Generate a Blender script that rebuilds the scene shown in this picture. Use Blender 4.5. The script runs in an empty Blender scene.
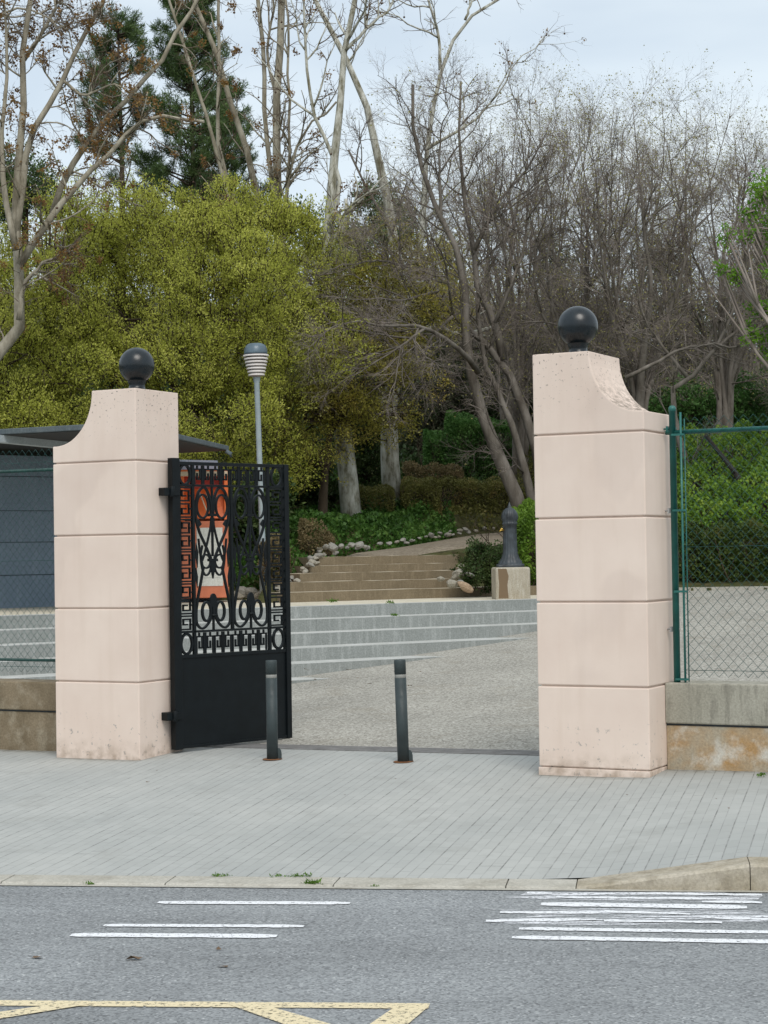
import bpy, math, random
import numpy as np
from mathutils import Matrix, Vector

# ------------------------------------------------------------------ camera
sc = bpy.context.scene
COL = sc.collection
FPX, PITCH, ROLL, EYE = 1868.0, 0.0229, -0.0154, 1.72
fw = np.array([0, math.cos(PITCH), math.sin(PITCH)])
rt = np.array([1.0, 0, 0]); up = np.cross(rt, fw)
RR = math.cos(ROLL)*rt + math.sin(ROLL)*up
UU = -math.sin(ROLL)*rt + math.cos(ROLL)*up
CC = np.array([0, 0, EYE])
cam = bpy.data.cameras.new("camera"); cam_o = bpy.data.objects.new("camera", cam); COL.objects.link(cam_o)
cam.sensor_fit = 'VERTICAL'; cam.sensor_height = 36.0; cam.lens = FPX/1024*36.0
cam.clip_start = 0.1; cam.clip_end = 3000
m = Matrix(((RR[0], UU[0], -fw[0], CC[0]), (RR[1], UU[1], -fw[1], CC[1]), (RR[2], UU[2], -fw[2], CC[2]), (0, 0, 0, 1)))
cam_o.matrix_world = m
sc.camera = cam_o

# ------------------------------------------------------------------ light
SUN_EL, SUN_AZ = math.radians(50), math.radians(168)      # azimuth clockwise from +Y (behind the viewer, a little to the right)
world = bpy.data.worlds.new("World"); sc.world = world; world.use_nodes = True
wn = world.node_tree; wn.nodes.clear()
wo = wn.nodes.new('ShaderNodeOutputWorld'); bg = wn.nodes.new('ShaderNodeBackground')
sky = wn.nodes.new('ShaderNodeTexSky'); sky.sky_type = 'NISHITA'; sky.sun_disc = False
sky.sun_elevation = SUN_EL; sky.sun_rotation = SUN_AZ; sky.air_density = 1.0; sky.dust_density = 2.0; sky.ozone_density = 1.0
tc = wn.nodes.new('ShaderNodeTexCoord'); mp = wn.nodes.new('ShaderNodeMapping'); mp.inputs['Scale'].default_value = (1.0, 1.0, 3.4)
mp.inputs['Location'].default_value = (0.35, 0.2, 0.1)
nz = wn.nodes.new('ShaderNodeTexNoise'); nz.inputs['Scale'].default_value = 2.6; nz.inputs['Detail'].default_value = 5; nz.inputs['Roughness'].default_value = 0.5
cr = wn.nodes.new('ShaderNodeValToRGB'); cr.color_ramp.elements[0].position = 0.36; cr.color_ramp.elements[1].position = 0.66
cr.color_ramp.elements[0].color = (0.58, 0.58, 0.58, 1); cr.color_ramp.elements[1].color = (0.97, 0.97, 0.97, 1)
mx = wn.nodes.new('ShaderNodeMix'); mx.data_type = 'RGBA'
mx.inputs['B'].default_value = (7.2, 7.95, 8.35, 1)          # lit cloud deck, in the sky texture's own units
wn.links.new(tc.outputs['Generated'], mp.inputs['Vector']); wn.links.new(mp.outputs['Vector'], nz.inputs['Vector'])
wn.links.new(nz.outputs['Fac'], cr.inputs['Fac']); wn.links.new(cr.outputs['Color'], mx.inputs['Factor'])
wn.links.new(sky.outputs['Color'], mx.inputs['A']); wn.links.new(mx.outputs['Result'], bg.inputs['Color'])
bg.inputs['Strength'].default_value = 0.105
wn.links.new(bg.outputs['Background'], wo.inputs['Surface'])
sl = bpy.data.lights.new("sun", 'SUN'); sl.energy = 1.5; sl.angle = math.radians(30); sl.color = (1.0, 0.95, 0.88)
so = bpy.data.objects.new("sun", sl); COL.objects.link(so)
sd = Vector((math.sin(SUN_AZ)*math.cos(SUN_EL), math.cos(SUN_AZ)*math.cos(SUN_EL), math.sin(SUN_EL)))
so.rotation_euler = (-sd).to_track_quat('-Z', 'Y').to_euler(); so.location = (0, 0, 20)
sc.view_settings.view_transform = 'Standard'; sc.view_settings.look = 'None'
sc.view_settings.gamma = 1; sc.view_settings.exposure = 0.30; sc.view_settings.use_curve_mapping = False

# ------------------------------------------------------------------ helpers
def ray(px, py): return fw + RR*(px-384)/FPX - UU*(py-512)/FPX
def onz(px, py, z=0.0):
    d = ray(px, py); return CC + d*(z-EYE)/d[2]
def atY(px, py, Y):
    d = ray(px, py); return CC + d*Y/d[1]
def n3(v):
    v = np.asarray(v, float); return v/np.maximum(np.linalg.norm(v, axis=-1, keepdims=True), 1e-9)

class MB:
    def __init__(s): s.v = []; s.f = []; s.n = 0; s.sm = []
    def add(s, verts, faces, smooth=False):
        verts = np.asarray(verts, float).reshape(-1, 3)
        s.v.append(verts)
        if isinstance(faces, np.ndarray): s.f.append(faces + s.n); cnt = len(faces)
        else:
            for q in faces: s.f.append(np.array([q]) + s.n)
            cnt = len(faces)
        s.sm.append((cnt, smooth)); s.n += len(verts); return s
    def build(s, name, mat, parent=None, origin=(0, 0, 0), bevel=0, subdiv=0):
        me = bpy.data.meshes.new(name)
        V = np.concatenate(s.v) - np.asarray(origin, float)
        me.vertices.add(len(V)); me.vertices.foreach_set('co', V.astype(np.float32).ravel())
        li = np.concatenate([f.ravel() for f in s.f]).astype(np.int32)
        tot = np.concatenate([np.full(len(f), f.shape[1], np.int32) for f in s.f])
        st = np.concatenate([[0], np.cumsum(tot)[:-1]]).astype(np.int32)
        me.loops.add(len(li)); me.loops.foreach_set('vertex_index', li)
        me.polygons.add(len(tot)); me.polygons.foreach_set('loop_start', st); me.polygons.foreach_set('loop_total', tot)
        sm = np.concatenate([np.full(c, b, bool) for c, b in s.sm]); me.polygons.foreach_set('use_smooth', sm)
        me.update(calc_edges=True); me.validate()
        if mat: me.materials.append(mat)
        o = bpy.data.objects.new(name, me); COL.objects.link(o)
        if parent is not None: o.parent = parent
        elif any(origin): o.location = origin
        if bevel:
            b = o.modifiers.new('bevel', 'BEVEL'); b.width = bevel; b.segments = 2; b.limit_method = 'ANGLE'; b.angle_limit = math.radians(40)
        return o
    # shapes
    def box(s, x0, x1, y0, y1, z0, z1, M=None):
        v = np.array([[x, y, z] for z in (z0, z1) for x, y in ((x0, y0), (x1, y0), (x1, y1), (x0, y1))], float)
        if M is not None: v = v @ M[0].T + M[1]
        return s.add(v, [(3, 2, 1, 0), (4, 5, 6, 7), (0, 1, 5, 4), (1, 2, 6, 5), (2, 3, 7, 6), (3, 0, 4, 7)])
    def prism(s, poly, z0, z1, axis='z'):
        p = np.asarray(poly, float); n = len(p)
        def mk(h):
            if axis == 'z': return np.c_[p, np.full(n, h)]
            if axis == 'y': return np.c_[p[:, 0], np.full(n, h), p[:, 1]]
        v = np.r_[mk(z0), mk(z1)]
        f = [tuple(range(n))[::-1], tuple(range(n, 2*n))] + [(i, (i+1) % n, n+(i+1) % n, n+i) for i in range(n)]
        return s.add(v, f)
    def lathe(s, prof, c=(0, 0, 0), n=24, flute=0, axis=None):
        prof = np.asarray(prof, float); a = np.linspace(0, 2*np.pi, n, endpoint=False)
        rad = prof[:, 0][:, None]*(1 + flute*np.cos(a*(n//4))[None]); k = len(prof)
        v = np.stack([rad*np.cos(a), rad*np.sin(a), np.repeat(prof[:, 1][:, None], n, 1)], -1).reshape(-1, 3)
        if axis is not None:
            q = Vector((0, 0, 1)).rotation_difference(Vector(axis)).to_matrix(); v = v @ np.array(q).T
        v = v + np.asarray(c, float)
        i, j = np.meshgrid(np.arange(k-1), np.arange(n), indexing='ij'); i = i.ravel(); j = j.ravel(); j2 = (j+1) % n
        s.add(v, np.stack([i*n+j, i*n+j2, (i+1)*n+j2, (i+1)*n+j], 1), True)
        return s
    def tubes(s, P, R, sides=5, smooth=True):
        """P (N,K,3) polylines, R (N,K) radii."""
        P = np.asarray(P, float); R = np.asarray(R, float)
        if P.ndim == 2: P = P[None]; R = R[None]
        N, K, _ = P.shape
        T = np.gradient(P, axis=1); T = n3(T)
        ref = np.where(np.abs(T[:, :1, 2:3]) > .9, np.array([1., 0, 0]), np.array([0, 0, 1.]))
        A = n3(np.cross(T, np.repeat(ref, K, 1))); B = np.cross(T, A)
        a = np.linspace(0, 2*np.pi, sides, endpoint=False)
        V = P[:, :, None] + R[:, :, None, None]*(A[:, :, None]*np.cos(a)[:, None] + B[:, :, None]*np.sin(a)[:, None])
        idx = np.arange(N)[:, None, None]*K*sides; k = np.arange(K-1)[None, :, None]*sides; j = np.arange(sides)[None, None]
        j2 = (j+1) % sides
        F = np.stack([idx+k+j, idx+k+j2, idx+k+sides+j2, idx+k+sides+j], -1).reshape(-1, 4)
        s.add(V.reshape(-1, 3), F, smooth)
        cap = np.arange(N)[:, None]*K*sides + np.arange(sides)[None, ::-1]
        s.f.append(cap + s.n - N*K*sides); s.f.append(np.arange(N)[:, None]*K*sides + (K-1)*sides + np.arange(sides)[None] + s.n - N*K*sides)
        s.sm.append((2*N, False))
        return s
    def tube(s, pts, r, sides=6):
        P = np.asarray(pts, float); R = np.full(len(P), r) if np.isscalar(r) else np.asarray(r, float)
        return s.tubes(P[None], R[None], sides)
    def leaves(s, c, d, L, W, rng, fold=0.0):
        """rhombic leaves: c (N,3) base, d (N,3) direction"""
        N = len(c); d = n3(d); r = n3(np.cross(d, rng.normal(size=(N, 3)))); nrm = np.cross(d, r)
        L = np.broadcast_to(L, (N,))[:, None]*(.7+.6*rng.random((N, 1))); W = np.broadcast_to(W, (N,))[:, None]*(.7+.6*rng.random((N, 1)))
        mid = c + d*L*.45 + nrm*L*fold
        V = np.stack([c, mid + r*W*.5, c + d*L, mid - r*W*.5], 1).reshape(-1, 3)
        return s.add(V, np.arange(N*4).reshape(N, 4), False)

def tag(o, label=None, cat=None, group=None, kind=None):
    if label: o['label'] = label
    if cat: o['category'] = cat
    if group: o['group'] = group
    if kind: o['kind'] = kind
    return o
def thing(name, label, cat, loc=(0, 0, 0), rotz=0.0, group=None):
    o = bpy.data.objects.new(name, None); COL.objects.link(o); o.empty_display_size = .2
    o.location = loc; o.rotation_euler = (0, 0, rotz); return tag(o, label, cat, group)
def copy_tree(o, parent=None):
    c = o.copy(); COL.objects.link(c); c.parent = parent
    for ch in [x for x in COL.objects if x.parent == o]: copy_tree(ch, c)
    return c

# ------------------------------------------------------------------ materials
def mat(name, col, rough=.7, metal=0.0, spec=.5):
    M = bpy.data.materials.new(name); M.use_nodes = True; b = M.node_tree.nodes['Principled BSDF']
    b.inputs['Base Color'].default_value = (*col, 1); b.inputs['Roughness'].default_value = rough; b.inputs['Metallic'].default_value = metal
    b.inputs['Specular IOR Level'].default_value = spec
    return M
class NT:
    def __init__(s, M): s.t = M.node_tree; s.b = s.t.nodes['Principled BSDF']
    def n(s, typ, **k):
        o = s.t.nodes.new(typ)
        for a, v in k.items():
            if a in ('data_type', 'blend_type', 'operation', 'feature', 'distance', 'noise_dimensions', 'offset', 'squash', 'offset_frequency', 'wave_type', 'bands_direction'): setattr(o, a, v)
            else: o.inputs[a.replace('_', ' ')].default_value = v
        return o
    def l(s, a, b): s.t.links.new(a, b)
    def co(s, scale=(1, 1, 1), rotz=0, src='Object'):
        t = s.n('ShaderNodeTexCoord'); m = s.n('ShaderNodeMapping'); m.inputs['Scale'].default_value = scale; m.inputs['Rotation'].default_value = (0, 0, rotz)
        s.l(t.outputs[src], m.inputs['Vector']); return m.outputs['Vector']
    def noise(s, vec, scale, detail=4, rough=.55):
        n = s.n('ShaderNodeTexNoise', Scale=scale, Detail=detail, Roughness=rough); s.l(vec, n.inputs['Vector']); return n.outputs['Fac']
    def ramp(s, fac, stops):
        r = s.n('ShaderNodeValToRGB'); e = r.color_ramp.elements
        while len(e) < len(stops): e.new(.5)
        for i, (p, c) in enumerate(stops):
            e[i].position = p; e[i].color = (*c, 1) if len(c) == 3 else c
        s.l(fac, r.inputs['Fac']); return r.outputs['Color']
    def mix(s, fac, a, b, mode='MIX'):
        m = s.n('ShaderNodeMix', data_type='RGBA', blend_type=mode)
        for i, x in (('Factor', fac), ('A', a), ('B', b)):
            if isinstance(x, (int, float)): m.inputs[i].default_value = x
            elif isinstance(x, tuple): m.inputs[i].default_value = (*x, 1)
            else: s.l(x, m.inputs[i])
        return m.outputs['Result']
    def base(s, c): s.l(c, s.b.inputs['Base Color'])
    def bump(s, h, strength=.3, dist=.01):
        b = s.n('ShaderNodeBump', Strength=strength, Distance=dist); s.l(h, b.inputs['Height']); s.l(b.outputs['Normal'], s.b.inputs['Normal'])
def g(v): return (v, v, v)

# pillar paint
M_pillar = mat('pillar_paint', (.66, .53, .45), .85, spec=.2); t = NT(M_pillar)
v = t.co(); a = t.noise(v, 1.6, 5); c = t.ramp(a, [(.3, (.70, .572, .492)), (.7, (.775, .652, .567))])
a2 = t.noise(t.co((7, 7, .7)), 1.3, 4); c = t.mix(t.ramp(a2, [(.5, g(0)), (.78, g(.22))]), c, (.57, .44, .35)); c = t.mix(t.ramp(t.noise(v, .9, 2, .4), [(.56, g(0)), (.585, g(.16))]), c, (.50, .40, .35))
geo = t.n('ShaderNodeNewGeometry'); sx = t.n('ShaderNodeSeparateXYZ'); t.l(geo.outputs['Normal'], sx.inputs['Vector'])
tco = t.n('ShaderNodeTexCoord'); sz = t.n('ShaderNodeSeparateXYZ'); t.l(tco.outputs['Object'], sz.inputs['Vector'])
mru = t.n('ShaderNodeMapRange'); t.l(sz.outputs['Z'], mru.inputs['Value']); mru.inputs['From Min'].default_value = 2.62; mru.inputs['From Max'].default_value = 2.75
upf = t.mix(1.0, t.ramp(sx.outputs['Z'], [(.25, g(0)), (.85, g(1))]), mru.outputs['Result'], 'MULTIPLY'); dirt = t.noise(t.co((1, .45, 1)), 24, 7, .7)
dm = t.mix(1.0, upf, t.ramp(dirt, [(.42, g(0)), (.58, g(.8))]), 'MULTIPLY')
c = t.mix(dm, c, (.14, .115, .085))
hi = t.ramp(sz.outputs['Z'], [(0.0, g(0)), (1.0, g(1))])
mrg = t.n('ShaderNodeMapRange'); t.l(sz.outputs['Z'], mrg.inputs['Value']); mrg.inputs['From Min'].default_value = 2.7; mrg.inputs['From Max'].default_value = 3.25
sp = t.ramp(t.noise(v, 38, 3, .6), [(.62, g(0)), (.66, g(1))]); c = t.mix(t.mix(1.0, mrg.outputs['Result'], sp, 'MULTIPLY'), c, (.12, .10, .08))
mrl = t.n('ShaderNodeMapRange'); t.l(sz.outputs['Z'], mrl.inputs['Value']); mrl.inputs['From Min'].default_value = .42; mrl.inputs['From Max'].default_value = .28
sp2 = t.ramp(t.noise(v, 17, 5, .7), [(.60, g(0)), (.64, g(.8))]); c = t.mix(t.mix(1.0, mrl.outputs['Result'], sp2, 'MULTIPLY'), c, (.33, .30, .28))
mrf = t.n('ShaderNodeMapRange'); t.l(sz.outputs['Z'], mrf.inputs['Value']); mrf.inputs['From Min'].default_value = .16; mrf.inputs['From Max'].default_value = 0.0
c = t.mix(t.mix(1.0, mrf.outputs['Result'], t.ramp(t.noise(v, 9, 4), [(.4, g(0)), (.65, g(.7))]), 'MULTIPLY'), c, (.36, .27, .20))
t.base(c); t.bump(t.noise(v, 60, 5), .12, .004)

def stained(name, c1, c2, c3, scale=3, rough=.9, streak=True):
    M = mat(name, c1, rough, spec=.2); t = NT(M); v = t.co()
    c = t.mix(t.ramp(t.noise(v, scale, 5), [(.35, g(0)), (.65, g(1))]), c1, c2)
    s = t.noise(t.co((6, 6, .9)) if streak else v, scale*1.3, 5, .6); c = t.mix(t.ramp(s, [(.5, g(0)), (.68, g(.85))]), c, c3)
    f = t.noise(v, 55, 4, .7); c = t.mix(.5, c, t.ramp(f, [(.3, g(.3)), (.7, g(.75))]), 'OVERLAY')
    t.base(c); t.bump(f, .35, .006); return M
M_wallR = stained('wall_concrete', (.36, .345, .29), (.28, .27, .22), (.19, .18, .15), 2.2)
M_wallRb = stained('wall_concrete_rusty', (.36, .33, .26), (.38, .235, .105), (.56, .55, .50), 3.2, streak=False)
M_wallL = stained('wall_concrete_brown', (.25, .20, .135), (.16, .125, .08), (.33, .285, .21), 3.6, streak=False)
M_step = stained('step_concrete', (.23, .245, .235), (.265, .28, .27), (.34, .355, .345), 2.0)
M_tread = stained('tread_concrete', (.46, .465, .445), (.39, .395, .37), (.52, .52, .50), 2.0, streak=False)
M_terr = stained('terrace_sand', (.60, .55, .44), (.50, .45, .35), (.64, .60, .51), 3.0, streak=False)
M_oldstep = stained('old_step_stone', (.20, .16, .105), (.16, .128, .083), (.225, .18, .12), 2.6)
M_oldtread = stained('old_tread_stone', (.46, .41, .32), (.36, .31, .23), (.30, .25, .17), 3.6, streak=False)
M_kerb = stained('kerb_stone', (.44, .42, .37), (.38, .36, .31), (.31, .29, .245), 4, streak=False)
M_kerbB = stained('kerb_stone_worn', (.42, .38, .31), (.31, .27, .20), (.22, .19, .14), 5, streak=False)
M_plinth = stained('fountain_concrete', (.40, .36, .29), (.33, .29, .22), (.48, .45, .38), 3)
M_rock = stained('pale_rock', (.35, .325, .275), (.25, .23, .185), (.17, .16, .125), 6, streak=False)
M_rockg = stained('grey_rock', (.27, .26, .23), (.20, .19, .17), (.34, .33, .29), 6, streak=False)
M_rockr = stained('ochre_rock', (.34, .25, .17), (.27, .19, .13), (.40, .31, .22), 6, streak=False)
# ground
def speckle(name, stops, scale, c2=None, bump=.5):
    M = mat(name, (.3, .3, .3), .95, spec=.15); t = NT(M); v = t.co()
    vo = t.n('ShaderNodeTexVoronoi', Scale=scale); t.l(v, vo.inputs['Vector'])
    c = t.ramp(vo.outputs['Color'], stops)
    big = t.ramp(t.noise(v, .9, 5), [(.3, g(.42)), (.7, g(.56))]); c = t.mix(.8, c, big, 'OVERLAY')
    if c2: c = t.mix(t.ramp(t.noise(v, 2.2, 6, .65), [(.55, g(0)), (.7, g(.6))]), c, c2)
    t.base(c); t.bump(vo.outputs['Distance'], bump, .006); return M
M_gravel = speckle('gravel_concrete', [(0, (.17, .16, .14)), (.4, (.31, .295, .26)), (.8, (.42, .405, .36)), (1, (.58, .56, .515))], 55, (.26, .235, .19))
M_asph = speckle('asphalt', [(0, (.12, .125, .13)), (.45, (.245, .256, .263)), (.85, (.315, .327, .333)), (1, (.52, .53, .53))], 85, None, .5)
t = NT(M_asph); bc = t.b.inputs['Base Color'].links[0].from_socket
tr_ = t.ramp(t.noise(t.co((.22, 1.3, 1)), 1.4, 5, .6), [(.35, g(.44)), (.65, g(.56))]); t.base(t.mix(.9, bc, tr_, 'OVERLAY'))
M_path = speckle('path_earth', [(0, (.14, .115, .085)), (.5, (.22, .185, .14)), (1, (.30, .26, .205))], 30, (.13, .10, .06))
M_soil = speckle('soil', [(0, (.035, .03, .015)), (.5, (.055, .06, .02)), (1, (.09, .075, .04))], 12, (.03, .045, .012))
# paving blocks: long joints run from the kerb to the gateway
PAV_ROT = math.radians(14.6)
M_pave = mat('paving_blocks', (.36, .37, .37), .85, spec=.25); t = NT(M_pave)
v = t.co((1, 1, 1), rotz=-(math.pi/2-PAV_ROT) + math.pi)
def brick(w, h, mort, off=.5, sm=.1):
    b = t.n('ShaderNodeTexBrick', Scale=1.0); b.inputs['Color1'].default_value = (*g(.0), 1); b.inputs['Color2'].default_value = (*g(1), 1)
    b.inputs['Mortar'].default_value = (.5, .5, .5, 1); b.inputs['Mortar Size'].default_value = mort; b.inputs['Mortar Smooth'].default_value = sm
    b.inputs['Brick Width'].default_value = w; b.inputs['Row Height'].default_value = h; b.offset = off; t.l(v, b.inputs['Vector']); return b
b1 = brick(.20, .073, .0030, .5); b2 = brick(3.3, .146, .0050, .37)
big = t.noise(t.co(), .7, 5, .6)
c = t.ramp(big, [(.3, (.345, .36, .36)), (.7, (.42, .43, .425))])
c = t.mix(.035, c, b1.outputs['Color'], 'OVERLAY')
pat = t.ramp(t.noise(t.co(), 3.2, 4, .6), [(.40, g(.10)), (.62, g(.65))]); pat = t.mix(1.0, pat, t.ramp(t.noise(t.co(), 16, 3, .6), [(.42, g(.25)), (.58, g(1))]), 'MULTIPLY')
j1 = t.mix(1.0, b1.outputs['Fac'], t.ramp(t.noise(t.co(), 5, 3), [(.4, g(.15)), (.6, g(.55))]), 'MULTIPLY'); c = t.mix(j1, c, (.17, .175, .17))
j2 = t.mix(1.0, b2.outputs['Fac'], pat, 'MULTIPLY'); c = t.mix(j2, c, (.11, .115, .11))
c = t.mix(t.ramp(t.noise(t.co(), 30, 3, .7), [(.68, g(0)), (.72, g(.5))]), c, (.2, .2, .19))
c = t.mix(t.ramp(t.noise(t.co(), 1.7, 6, .7), [(.56, g(0)), (.72, g(.5))]), c, (.28, .285, .275))
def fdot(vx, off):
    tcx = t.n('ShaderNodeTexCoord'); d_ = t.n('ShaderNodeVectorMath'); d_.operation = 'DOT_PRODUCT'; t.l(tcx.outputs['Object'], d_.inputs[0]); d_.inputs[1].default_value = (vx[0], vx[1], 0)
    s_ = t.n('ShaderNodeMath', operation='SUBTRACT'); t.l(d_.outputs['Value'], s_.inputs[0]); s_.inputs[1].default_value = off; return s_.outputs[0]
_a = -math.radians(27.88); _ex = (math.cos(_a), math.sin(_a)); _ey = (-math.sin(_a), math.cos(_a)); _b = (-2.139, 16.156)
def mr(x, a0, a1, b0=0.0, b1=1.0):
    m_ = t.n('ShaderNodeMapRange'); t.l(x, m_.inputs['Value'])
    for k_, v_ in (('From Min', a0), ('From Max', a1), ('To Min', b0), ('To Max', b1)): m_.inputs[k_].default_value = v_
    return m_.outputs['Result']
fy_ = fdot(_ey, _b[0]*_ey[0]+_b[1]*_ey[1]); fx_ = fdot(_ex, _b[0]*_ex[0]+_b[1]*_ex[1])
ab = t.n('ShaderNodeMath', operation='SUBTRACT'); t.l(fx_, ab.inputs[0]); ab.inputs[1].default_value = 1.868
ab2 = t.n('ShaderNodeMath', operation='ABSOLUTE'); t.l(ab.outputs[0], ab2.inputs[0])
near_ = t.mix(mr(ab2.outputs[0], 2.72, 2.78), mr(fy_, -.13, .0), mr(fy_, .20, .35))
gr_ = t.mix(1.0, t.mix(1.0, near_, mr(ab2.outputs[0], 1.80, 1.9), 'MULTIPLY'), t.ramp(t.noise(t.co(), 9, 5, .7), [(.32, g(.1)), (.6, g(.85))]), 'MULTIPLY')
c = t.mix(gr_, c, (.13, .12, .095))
c = t.mix(1.0, c, (1.0, .985, .95), 'MULTIPLY')
t.base(c); inv = t.n('ShaderNodeMath', operation='SUBTRACT'); inv.inputs[0].default_value = 1; t.l(b2.outputs['Fac'], inv.inputs[1]); t.bump(inv.outputs[0], .5, .006)
# paint on the road: worn
def paint(name, col, wear=.5, under=None, stretch=(1, 1, 1), fine=42, soft=.05, rotz=0.0, second=None):
    """worn road paint: the asphalt below shows through where the film has gone"""
    M = mat(name, col, .8, spec=.2); t = NT(M); v = t.co(stretch, rotz=rotz)
    f = t.ramp(t.noise(v, fine, 6, .75), [(wear-soft, g(1)), (wear+soft, g(0))])
    if second: f = t.mix(1.0, f, t.ramp(t.noise(t.co((1, 1, 1)), second[0], 5, .7), [(second[1]-.08, g(1)), (second[1]+.08, g(.15))]), 'MULTIPLY')
    tr = t.n('ShaderNodeBsdfTransparent'); ms = t.n('ShaderNodeMixShader'); t.l(f, ms.inputs[0]); t.l(tr.outputs[0], ms.inputs[1]); t.l(t.b.outputs[0], ms.inputs[2])
    t.l(ms.outputs[0], t.t.nodes['Material Output'].inputs['Surface']); return M
M_white = paint('white_paint', (.76, .77, .79), .59)
M_whitew = paint('white_paint_worn', (.76, .77, .80), .485, stretch=(.9, 17, 1), fine=1.7, soft=.035, rotz=.0, second=(30, .56))
M_yellow = paint('yellow_paint', (.70, .60, .40), .575)
# metals
def metal_paint(name, col, rough=.45, var=.25):
    M = mat(name, col, rough, spec=.5); t = NT(M); v = t.co(); n = t.noise(v, 7, 5)
    c = t.ramp(n, [(.3, tuple(x*(1-var) for x in col)), (.7, tuple(x*(1+var) for x in col))]); t.base(c)
    t.l(t.ramp(t.noise(v, 20, 4), [(.3, g(rough*.8)), (.7, g(min(1, rough*1.3)))]), t.b.inputs['Roughness']); return M
M_iron = metal_paint('black_iron', (.004, .0065, .008), .42); M_iron.node_tree.nodes['Principled BSDF'].inputs['Specular IOR Level'].default_value = .22
M_ball = metal_paint('dark_iron_ball', (.006, .011, .015), .27, .5); M_ball.node_tree.nodes['Principled BSDF'].inputs['Specular IOR Level'].default_value = .5
M_boll = metal_paint('bollard_paint', (.030, .043, .045), .55)
M_band = mat('reflective_band', (.27, .27, .25), .5, .1)
M_green = metal_paint('green_fence_paint', (.018, .13, .115), .4)
M_green2 = metal_paint('dark_green_fence_paint', (.010, .06, .052), .5)
M_wire = metal_paint('green_wire', (.018, .085, .080), .5)
M_rust = stained('rust', (.20, .09, .04), (.13, .06, .03), (.26, .13, .06), 20)
M_zinc = metal_paint('zinc', (.30, .31, .31), .4)
M_lamp = metal_paint('lamp_pole_paint', (.30, .36, .38), .45, .12)
M_lampcap = metal_paint('lamp_cap', (.09, .13, .16), .35)
M_lampring = mat('lamp_rings', (.62, .58, .55), .5)
M_glass = mat('lamp_glass', (.35, .33, .31), .3)
M_font = metal_paint('fountain_iron', (.032, .04, .047), .5, .7)
M_brass = mat('brass', (.65, .42, .10), .3, .9)
M_grate = metal_paint('drain_iron', (.2, .195, .19), .7)
M_orange = metal_paint('orange_container', (.74, .155, .035), .45, .12)
M_orangeb = metal_paint('orange_faded', (.56, .17, .085), .6, .12)
M_red = metal_paint('hatch_red', (.40, .03, .015), .5)
M_poster = stained('poster_paper', (.58, .585, .53), (.63, .63, .58), (.52, .52, .47), 4)
M_cream = mat('cream_strip', (.62, .50, .36), .7)
M_fascia = stained('roof_fascia', (.085, .105, .115), (.11, .13, .14), (.13, .15, .155), 3)
M_fascia2 = stained('roof_beam_grey', (.40, .44, .46), (.36, .40, .42), (.44, .48, .50), 3)
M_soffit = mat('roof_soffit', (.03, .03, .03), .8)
M_blue = stained('blue_grey_wall', (.19, .235, .29), (.17, .215, .27), (.21, .255, .31), 1.5)
M_dark = mat('dark_joint', (.05, .06, .07), .8)

def bark(name, c1, c2, c3, scale=4):
    M = mat(name, c1, .85, spec=.15); t = NT(M); v = t.co((1, 1, .35))
    c = t.ramp(t.noise(v, scale, 5, .65), [(.35, c2), (.5, c1), (.66, c3)]); t.base(c); t.bump(t.noise(v, scale*6, 4), .5, .01); return M
M_plane = bark('plane_bark', (.40, .39, .33), (.15, .14, .09), (.60, .60, .54), 9)
M_planeT = bark('plane_bark_upper', (.29, .26, .20), (.17, .15, .105), (.42, .39, .31), 6)
M_grey = bark('grey_bark', (.145, .128, .108), (.09, .076, .062), (.21, .188, .165), 5)
M_twig = bark('twig_bark', (.24, .205, .18), (.165, .14, .12), (.32, .28, .245), 2)
M_dbark = bark('dark_bark', (.06, .045, .03), (.04, .03, .02), (.09, .07, .05), 5)
M_ptwig = bark('plane_twig', (.15, .115, .085), (.11, .08, .06), (.20, .16, .12), 2)

def leaf(name, stops, transl=.35, clump=2.2, csc=1.0, rough=.55):
    """stops: colours from dark to light, picked per leaf and per clump"""
    M = mat(name, stops[1], rough, spec=.25); t = NT(M); ge = t.n('ShaderNodeNewGeometry')
    v = t.co(); nf = t.noise(v, clump, 3, .6)
    ad = t.n('ShaderNodeMath', operation='MULTIPLY_ADD'); t.l(ge.outputs['Random Per Island'], ad.inputs[0]); ad.inputs[1].default_value = .26
    ma = t.n('ShaderNodeMapRange'); t.l(nf, ma.inputs['Value']); ma.inputs['From Min'].default_value = .3; ma.inputs['From Max'].default_value = .7; ma.inputs['To Max'].default_value = .74
    t.l(ma.outputs['Result'], ad.inputs[2])
    n = len(stops); c = t.ramp(ad.outputs[0], [(i/(n-1), s) for i, s in enumerate(stops)]); t.base(c)
    tr = t.n('ShaderNodeBsdfTranslucent'); t.l(c, tr.inputs['Color']); ms = t.n('ShaderNodeMixShader'); ms.inputs[0].default_value = transl
    out = t.t.nodes['Material Output']; t.l(t.b.outputs[0], ms.inputs[1]); t.l(tr.outputs[0], ms.inputs[2]); t.l(ms.outputs[0], out.inputs['Surface']); return M
L_olive = leaf('olive_green_leaves', [(.20, .22, .035), (.38, .405, .065), (.54, .56, .11), (.70, .69, .19)], .4, 1.3)
L_amber = leaf('amber_green_leaves', [(.15, .155, .03), (.29, .28, .05), (.43, .38, .08), (.52, .38, .11)], .4, 1.6)
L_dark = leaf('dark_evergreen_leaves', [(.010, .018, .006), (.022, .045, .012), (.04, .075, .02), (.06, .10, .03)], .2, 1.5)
L_darkw = leaf('grey_green_leaves', [(.03, .036, .02), (.055, .068, .035), (.09, .105, .055), (.13, .14, .085)], .2, 1.5)
L_pine = leaf('pine_needles', [(.04, .075, .03), (.075, .125, .042), (.115, .175, .058), (.16, .22, .08)], .15, 1.2)
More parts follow.
